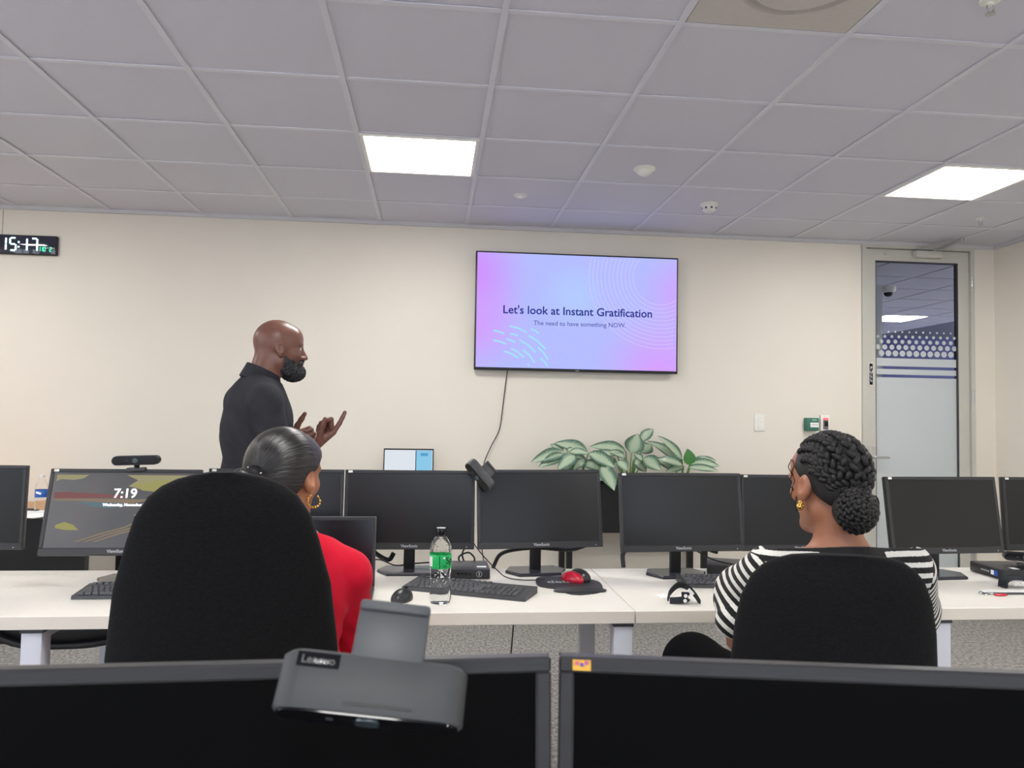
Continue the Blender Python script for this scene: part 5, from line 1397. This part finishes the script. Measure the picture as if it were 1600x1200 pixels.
# slicked hair and ponytail
S = SDF((h1[0] - .26, h1[1] - .34), (h1[0] + .2, h1[1] + .2), .0032, [(h1[2] - .24, h1[2] + .16, .0032)]); S.frame(h1, R1)
q = .98
S.ell((-.014 * q, 0, .030 * q), (.112 * q, .089 * q, .101 * q), .02); S.ell((-.055, 0, -.03), (.055, .066, .055), .04)
S.ell((.045 * q, 0, .048 * q), (.052 * q, .064 * q, .053 * q), .03)
S.cut((.082, 0, .078), (.66, 0, -.75))
for s in (-1, 1): S.ell((.0, s * .088, -.02), (.030, .022, .036), .01, op='-')
def hair_flow(V):
    l = S.local(V); dy = l[:, 1]; dz = l[:, 2] - .0; ang = np.arctan2(dz, dy); r = np.sqrt(dy * dy + dz * dz)
    return np.stack([ang * 42, r * 12, (l[:, 0] + .11) * 5], 1)
hairm = flow_mat('sleek_hair', rgb(8, 8, 9), .27, .5, 1.0, 1.0, col2=rgb(46, 43, 42))
hair1 = S.build('hair', hairm, w1, flow=hair_flow, origin=MO1)
S = SDF((h1[0] - .30, h1[1] - .34), (h1[0] + .12, h1[1] + .1), .0032, [(h1[2] - .30, h1[2] + .08, .0032)]); S.frame(h1, R1)
S.chain([(-.100, 0, .004), (-.128, 0, .002), (-.155, .008, -.002), (-.185, .016, -.03), (-.195, .02, -.10), (-.190, .02, -.20), (-.185, .02, -.26)], [.034, .021, .024, .028, .027, .022, .006], .015)
def tail_flow(V):
    l = S.local(V); return np.stack([l[:, 1] * 300, l[:, 0] * 60, l[:, 2] * 20], 1)
S.build('ponytail', hairm, w1, flow=tail_flow, origin=MO1)
tp = [h1 + R1 @ (np.array([-.126, 0, .002]) + np.array([0, .024 * math.cos(a), .024 * math.sin(a)])) - MO1 for a in np.linspace(0, 2 * PI, 25)]
MB().tube([Vector(tuple(p)) for p in tp], .006, 8, cap=False).build('hair_tie', gloss_m, w1)
ec = h1 + R1 @ np.array([.004, -.082, -.056])
def hoop(c, R_, r, root, MO_):
    pts = [c + R_ @ np.array([r * math.sin(a), 0, -r + r * math.cos(a)]) * 1.0 - MO_ for a in np.linspace(.5, 2 * PI - .4, 40)]
    rs = [.0024 + .0009 * math.sin(k * 1.9) for k in range(40)]
    MB().tube([Vector(tuple(p)) for p in pts], rs, 8).build('earring', gold_m, root)
hoop(ec + np.array([0.004, -.004, .014]), np.eye(3), .0155, w1, MO1)
ec2 = h1 + R1 @ np.array([.004, .082, -.056]); hoop(ec2 + np.array([0, 0, .016]), R1 @ rz3(-.5), .0145, w1, MO1)

# ---------------------------------------------------------------- woman in striped jumper (seated)
Y2 = 1.90
h2 = npv(atY(1294, 757, 1.92)); n2 = npv(atY(1312, 864, Y2)); MO2 = np.array([n2[0], n2[1], 0])
R2 = rz3(math.radians(90 + 13)) @ ry3(.06)
q2 = 1.03
w2p = thing('person', 'seated woman with braided bun and black and white striped jumper', 'person', (n2[0], n2[1], 0))
def grid2(fine=.0036): return SDF((n2[0] - .40, 1.72), (n2[0] + .42, 2.62), .0045, [(-.01, .70, .012), (.70, 1.37, fine)])
SL = npv(atY(1212, 893, 1.91)); EL_ = npv(atY(1168, 934, 2.09)); WL = npv(atY(1144, 972, 2.01)); SR = npv(atY(1412, 893, 1.91)); ER = npv(atY(1412, 950, 2.09)); WR_ = np.array([n2[0] + .06, 2.22, .68])
KL = np.array([.815, 2.35, .60]); HL_ = np.array([n2[0] - .08, 1.95, .56]); KR = np.array([n2[0] + .10, 2.34, .55]); HR_ = np.array([n2[0] + .09, 1.95, .56])
def w2_torso(S, g=0):
    x = n2[0]
    S.ell((x, 1.885, .885), (.150 + g, .090 + g, .150 + g), .05); S.ell((x, 1.89, .70), (.135 + g, .095 + g, .17 + g), .05); S.ell((x, 1.93, .56), (.175 + g, .125 + g, .115 + g), .05)
    for sh in (SL, SR): S.cone((x, 1.90, .985), sh, .048 + g, .055 + g, .04)
    for s in (-1, 1): S.ell((x + s * .07, 1.965, .86), (.06 + g, .055 + g, .06 + g), .03)
def w2_legs(S, g=0):
    S.chain([HL_, KL, (.90, 2.42, .25), (.93, 2.44, .10)], [.085 + g, .072 + g, .048 + g, .042 + g], .04); S.chain([HR_, KR, (n2[0] + .10, 2.42, .10)], [.085 + g, .064 + g, .042 + g], .04)
S = grid2(); w2_torso(S); w2_legs(S)
S.chain([SL, EL_, WL], [.050, .042, .026], .02); S.chain([SR, ER, WR_], [.050, .042, .026], .02)
S.cone((.93, 2.42, .062), (.93, 2.57, .05), .036, .03, .02); S.cone((n2[0] + .10, 2.40, .062), (n2[0] + .11, 2.56, .05), .036, .03, .02)
hand(S, WL, (.22, .25, -.9), (1, .2, .25), False, [(.7, .8, .5), (.8, .8, .5), (.85, .8, .5), (.9, .8, .5)], (.6, .3), .92)
hand(S, WR_, (-.5, .8, -.1), (0, .05, -1), True, [(.3, .3, .2)] * 4, (.5, .2), .95)
S.frame(h2, R2)
S.cone(h2 + R2 @ np.array([-.03, 0, -.06]), np.array([n2[0], 1.90, n2[2] - .02]), .052, .060, .03, world=True)
S.cone((n2[0], 1.90, n2[2] - .01), (n2[0], 1.89, n2[2] - .06), .060, .085, .04, world=True)
head_prims(S, q2, True)
S.build('body', skin3, w2p, origin=MO2); eyes(S, w2p, q2)
for o in [c for c in w2p.children if c.name.startswith('eye')]: o.location = tuple(-MO2)
stripe = stripe_mat('striped_knit', rgb(18, 18, 20), rgb(226, 224, 216), .0262, .46)
S = grid2(); w2_torso(S, .013); S.cone((n2[0], 1.90, n2[2] + .01), (n2[0], 1.89, n2[2] - .06), .078, .125, .04, world=True)
for sh in (SL, SR): S.cone((n2[0], 1.895, n2[2] - .030), sh + np.array([0, 0, .012]), .058, .064, .03, world=True)
S.cut((0, 0, .58), (0, 0, -1), world=True); S.cut((n2[0], 1.90, n2[2] + .010), (0, .25, 1), world=True)
def torso_flow(V):
    dxx = np.abs(V[:, 0] - n2[0]); ok = (dxx > .085 + .25 * np.maximum(0, .98 - V[:, 2])).astype(float)
    return np.stack([V[:, 2] + .004, ok, np.zeros(len(V))], 1)
S.build('jumper', stripe, w2p, flow=torso_flow, origin=MO2)
def sleeve(sh, el, wr_, out):
    S = SDF((min(sh[0], el[0], wr_[0]) - .14, 1.74), (max(sh[0], el[0], wr_[0]) + .14, 2.42), .0042, [(.58, 1.10, .0036)])
    S.chain([sh + out * .006, el + out * .002, wr_ * .96 + el * .04], [.072, .086, .046], .03)
    S.cut(sh + out * .036, -out, world=True)
    ax = el - sh; L_ = np.linalg.norm(ax); ax = ax / L_; ax2 = (wr_ - el); L2_ = np.linalg.norm(ax2); ax2 /= L2_
    def fl(V):
        t = (V - sh) @ ax; t2 = (V - el) @ ax2
        return np.stack([np.minimum(t, L_) + np.maximum(t2, 0) * .8, np.ones(len(V)), np.zeros(len(V))], 1)
    return S.build('sleeve', stripe, w2p, flow=fl, origin=MO2)
sleeve(SL, EL_, WL, np.array([-1.0, 0, 0])); sleeve(SR, ER, WR_, np.array([1.0, 0, 0]))
S = grid2(.012); w2_legs(S, .014); S.ell((n2[0], 1.93, .56), (.186, .136, .125), .04); S.cut((0, 0, .10), (0, 0, -1), world=True); S.build('trousers', trou_m, w2p, origin=MO2)
S = grid2(.012); S.cone((.93, 2.42, .06), (.93, 2.58, .048), .045, .038, .02); S.cone((n2[0] + .10, 2.40, .06), (n2[0] + .11, 2.57, .048), .045, .038, .02); S.cut((0, 0, .001), (0, 0, -1), world=True); S.build('shoes', shoe_m, w2p, origin=MO2)
# hair: cap, cornrows, bun
braid_m = mat('braid_hair', rgb(20, 18, 18), .45, var=.35, scale=220, bump=.5, bscale=500)
S = SDF((h2[0] - .2, h2[1] - .24), (h2[0] + .2, h2[1] + .2), .0034, [(h2[2] - .16, h2[2] + .17, .0034)]); S.frame(h2, R2)
S.ell((-.012 * q2, 0, .030 * q2), (.101 * q2, .080 * q2, .095 * q2), .02); S.ell((-.05, 0, -.025), (.055, .062, .05), .04)
S.cut((.082, 0, .080), (.66, 0, -.75)); S.cut((.030, 0, 0), (1, 0, -.35))
for s in (-1, 1): S.ell((.0, s * .09, -.02), (.032, .022, .036), .01, op='-')
S.build('hair', braid_m, w2p, origin=MO2)
ec_ = np.array([-.012, 0, .030]) * q2; er_ = np.array([.103, .082, .097]) * q2
uf = np.array([.75, 0, .66]); nn_ = np.array([-.66, 0, .75])
bun = np.array([-.108, .022, -.060])
de = (bun - ec_) / er_; de /= np.linalg.norm(de)
def bead(mb, c, R_, r): mb.ell(tuple(c), r, 8, 6, rot=Matrix([list(x) for x in R_]))
def frame3(t, up_):
    t = t / np.linalg.norm(t); s_ = np.cross(up_, t); s_ /= np.linalg.norm(s_); return np.stack([t, s_, np.cross(t, s_)], 1)
def plait(pts, nrm, r, name):
    mb = MB(); n_ = len(pts)
    for k in range(n_):
        t_ = pts[min(k + 1, n_ - 1)] - pts[max(k - 1, 0)]
        F3 = frame3(t_, nrm[k]); sgn = 1 if k % 2 else -1
        rr_ = r * (.75 + .25 * min(1, k / 6))
        c = pts[k] + F3[:, 1] * sgn * rr_ * .42
        Rz_ = F3 @ rz3(-sgn * .6)
        bead(mb, h2 + R2 @ c - MO2, R2 @ Rz_, (rr_ * 1.25, rr_ * .72, rr_ * .8))
    return mb.build(name, braid_m, w2p, smooth=80)
for ph in np.radians(np.arange(-96, 97, 24.0)):
    ds_ = uf * math.cos(ph) + np.array([0, 1, 0]) * math.sin(ph) + nn_ * .22; ds_ /= np.linalg.norm(ds_)
    dmid = np.array([-.40, math.sin(ph) * .95, .25 + .75 * max(math.cos(ph), -.2)]); dmid /= np.linalg.norm(dmid)
    om = math.acos(np.clip(ds_ @ dmid, -1, 1)) + math.acos(np.clip(dmid @ de, -1, 1)); pts = []; nr = []
    nb_ = max(10, int(om * .095 / .0104))
    for k in range(nb_):
        t_ = k / (nb_ - 1) * .93
        d_ = (1 - t_) ** 2 * ds_ + 2 * t_ * (1 - t_) * 1.5 * dmid + t_ ** 2 * de; d_ /= np.linalg.norm(d_)
        pts.append(ec_ + er_ * d_); nr.append(d_ / er_ / np.linalg.norm(d_ / er_))
    plait(pts, nr, .0122, 'cornrow')
# bun: coiled braids over a core
br = np.array([.046, .057, .053])
core = MB(); core.ell(tuple(h2 + R2 @ bun - MO2), tuple(br * .93), 20, 14, rot=Matrix([list(x) for x in R2])); core.build('bun_core', braid_m, w2p)
for c_i, (lat_, rad) in enumerate([(1.25, 1), (.95, 1), (.66, 1), (.38, 1), (.12, 1)]):
    pts = []; nr = []; n_ = max(8, int(2 * PI * math.sin(lat_) * .055 / .0085))
    for k in range(n_ + 1):
        a = 2 * PI * k / n_ + c_i; d_ = np.array([-math.cos(lat_), math.sin(lat_) * math.cos(a), math.sin(lat_) * math.sin(a)])
        pts.append(bun + br * d_); nr.append(d_)
    plait(pts, nr, .0092, 'bun_braid')
lp_ = [h2 + R2 @ (bun + np.array(p)) - MO2 for p in ((0, -.052, .035), (-.005, -.068, .032), (-.005, -.074, .012), (-.005, -.060, -.006))]
MB().tube(spline([Vector(tuple(p)) for p in lp_], 5), .0022, 6).build('hair_loop', braid_m, w2p)
for off, s0 in ((0, 1.0), (.012, .6)):
    cs = [h2 + R2 @ np.array([.060 - off + .005 * math.sin(z * 160 + off * 300), .0690 + .003 * math.cos(z * 160) - .35 * max(0, -.02 - z), z]) - MO2 for z in np.linspace(.065, -.075 * s0, 26)]
    MB().tube([Vector(tuple(p)) for p in cs], .0013, 5).build('loose_strand', braid_m, w2p)
rs_ = np.random.RandomState(5)
for s in (1, -1):
    e2 = h2 + R2 @ np.array([.004, s * .086, -.052]) - MO2; mb = MB()
    for k in range(26):
        d_ = rs_.normal(size=3); d_ /= np.linalg.norm(d_)
        mb.ell(tuple(e2 + d_ * np.array([.0065, .006, .010])), (.0035,) * 3, 8, 6)
    mb.ell(tuple(e2), (.007, .006, .010), 10, 8)
    tag(mb.build('earring', gold_m, w2p), 'chunky gold earring')
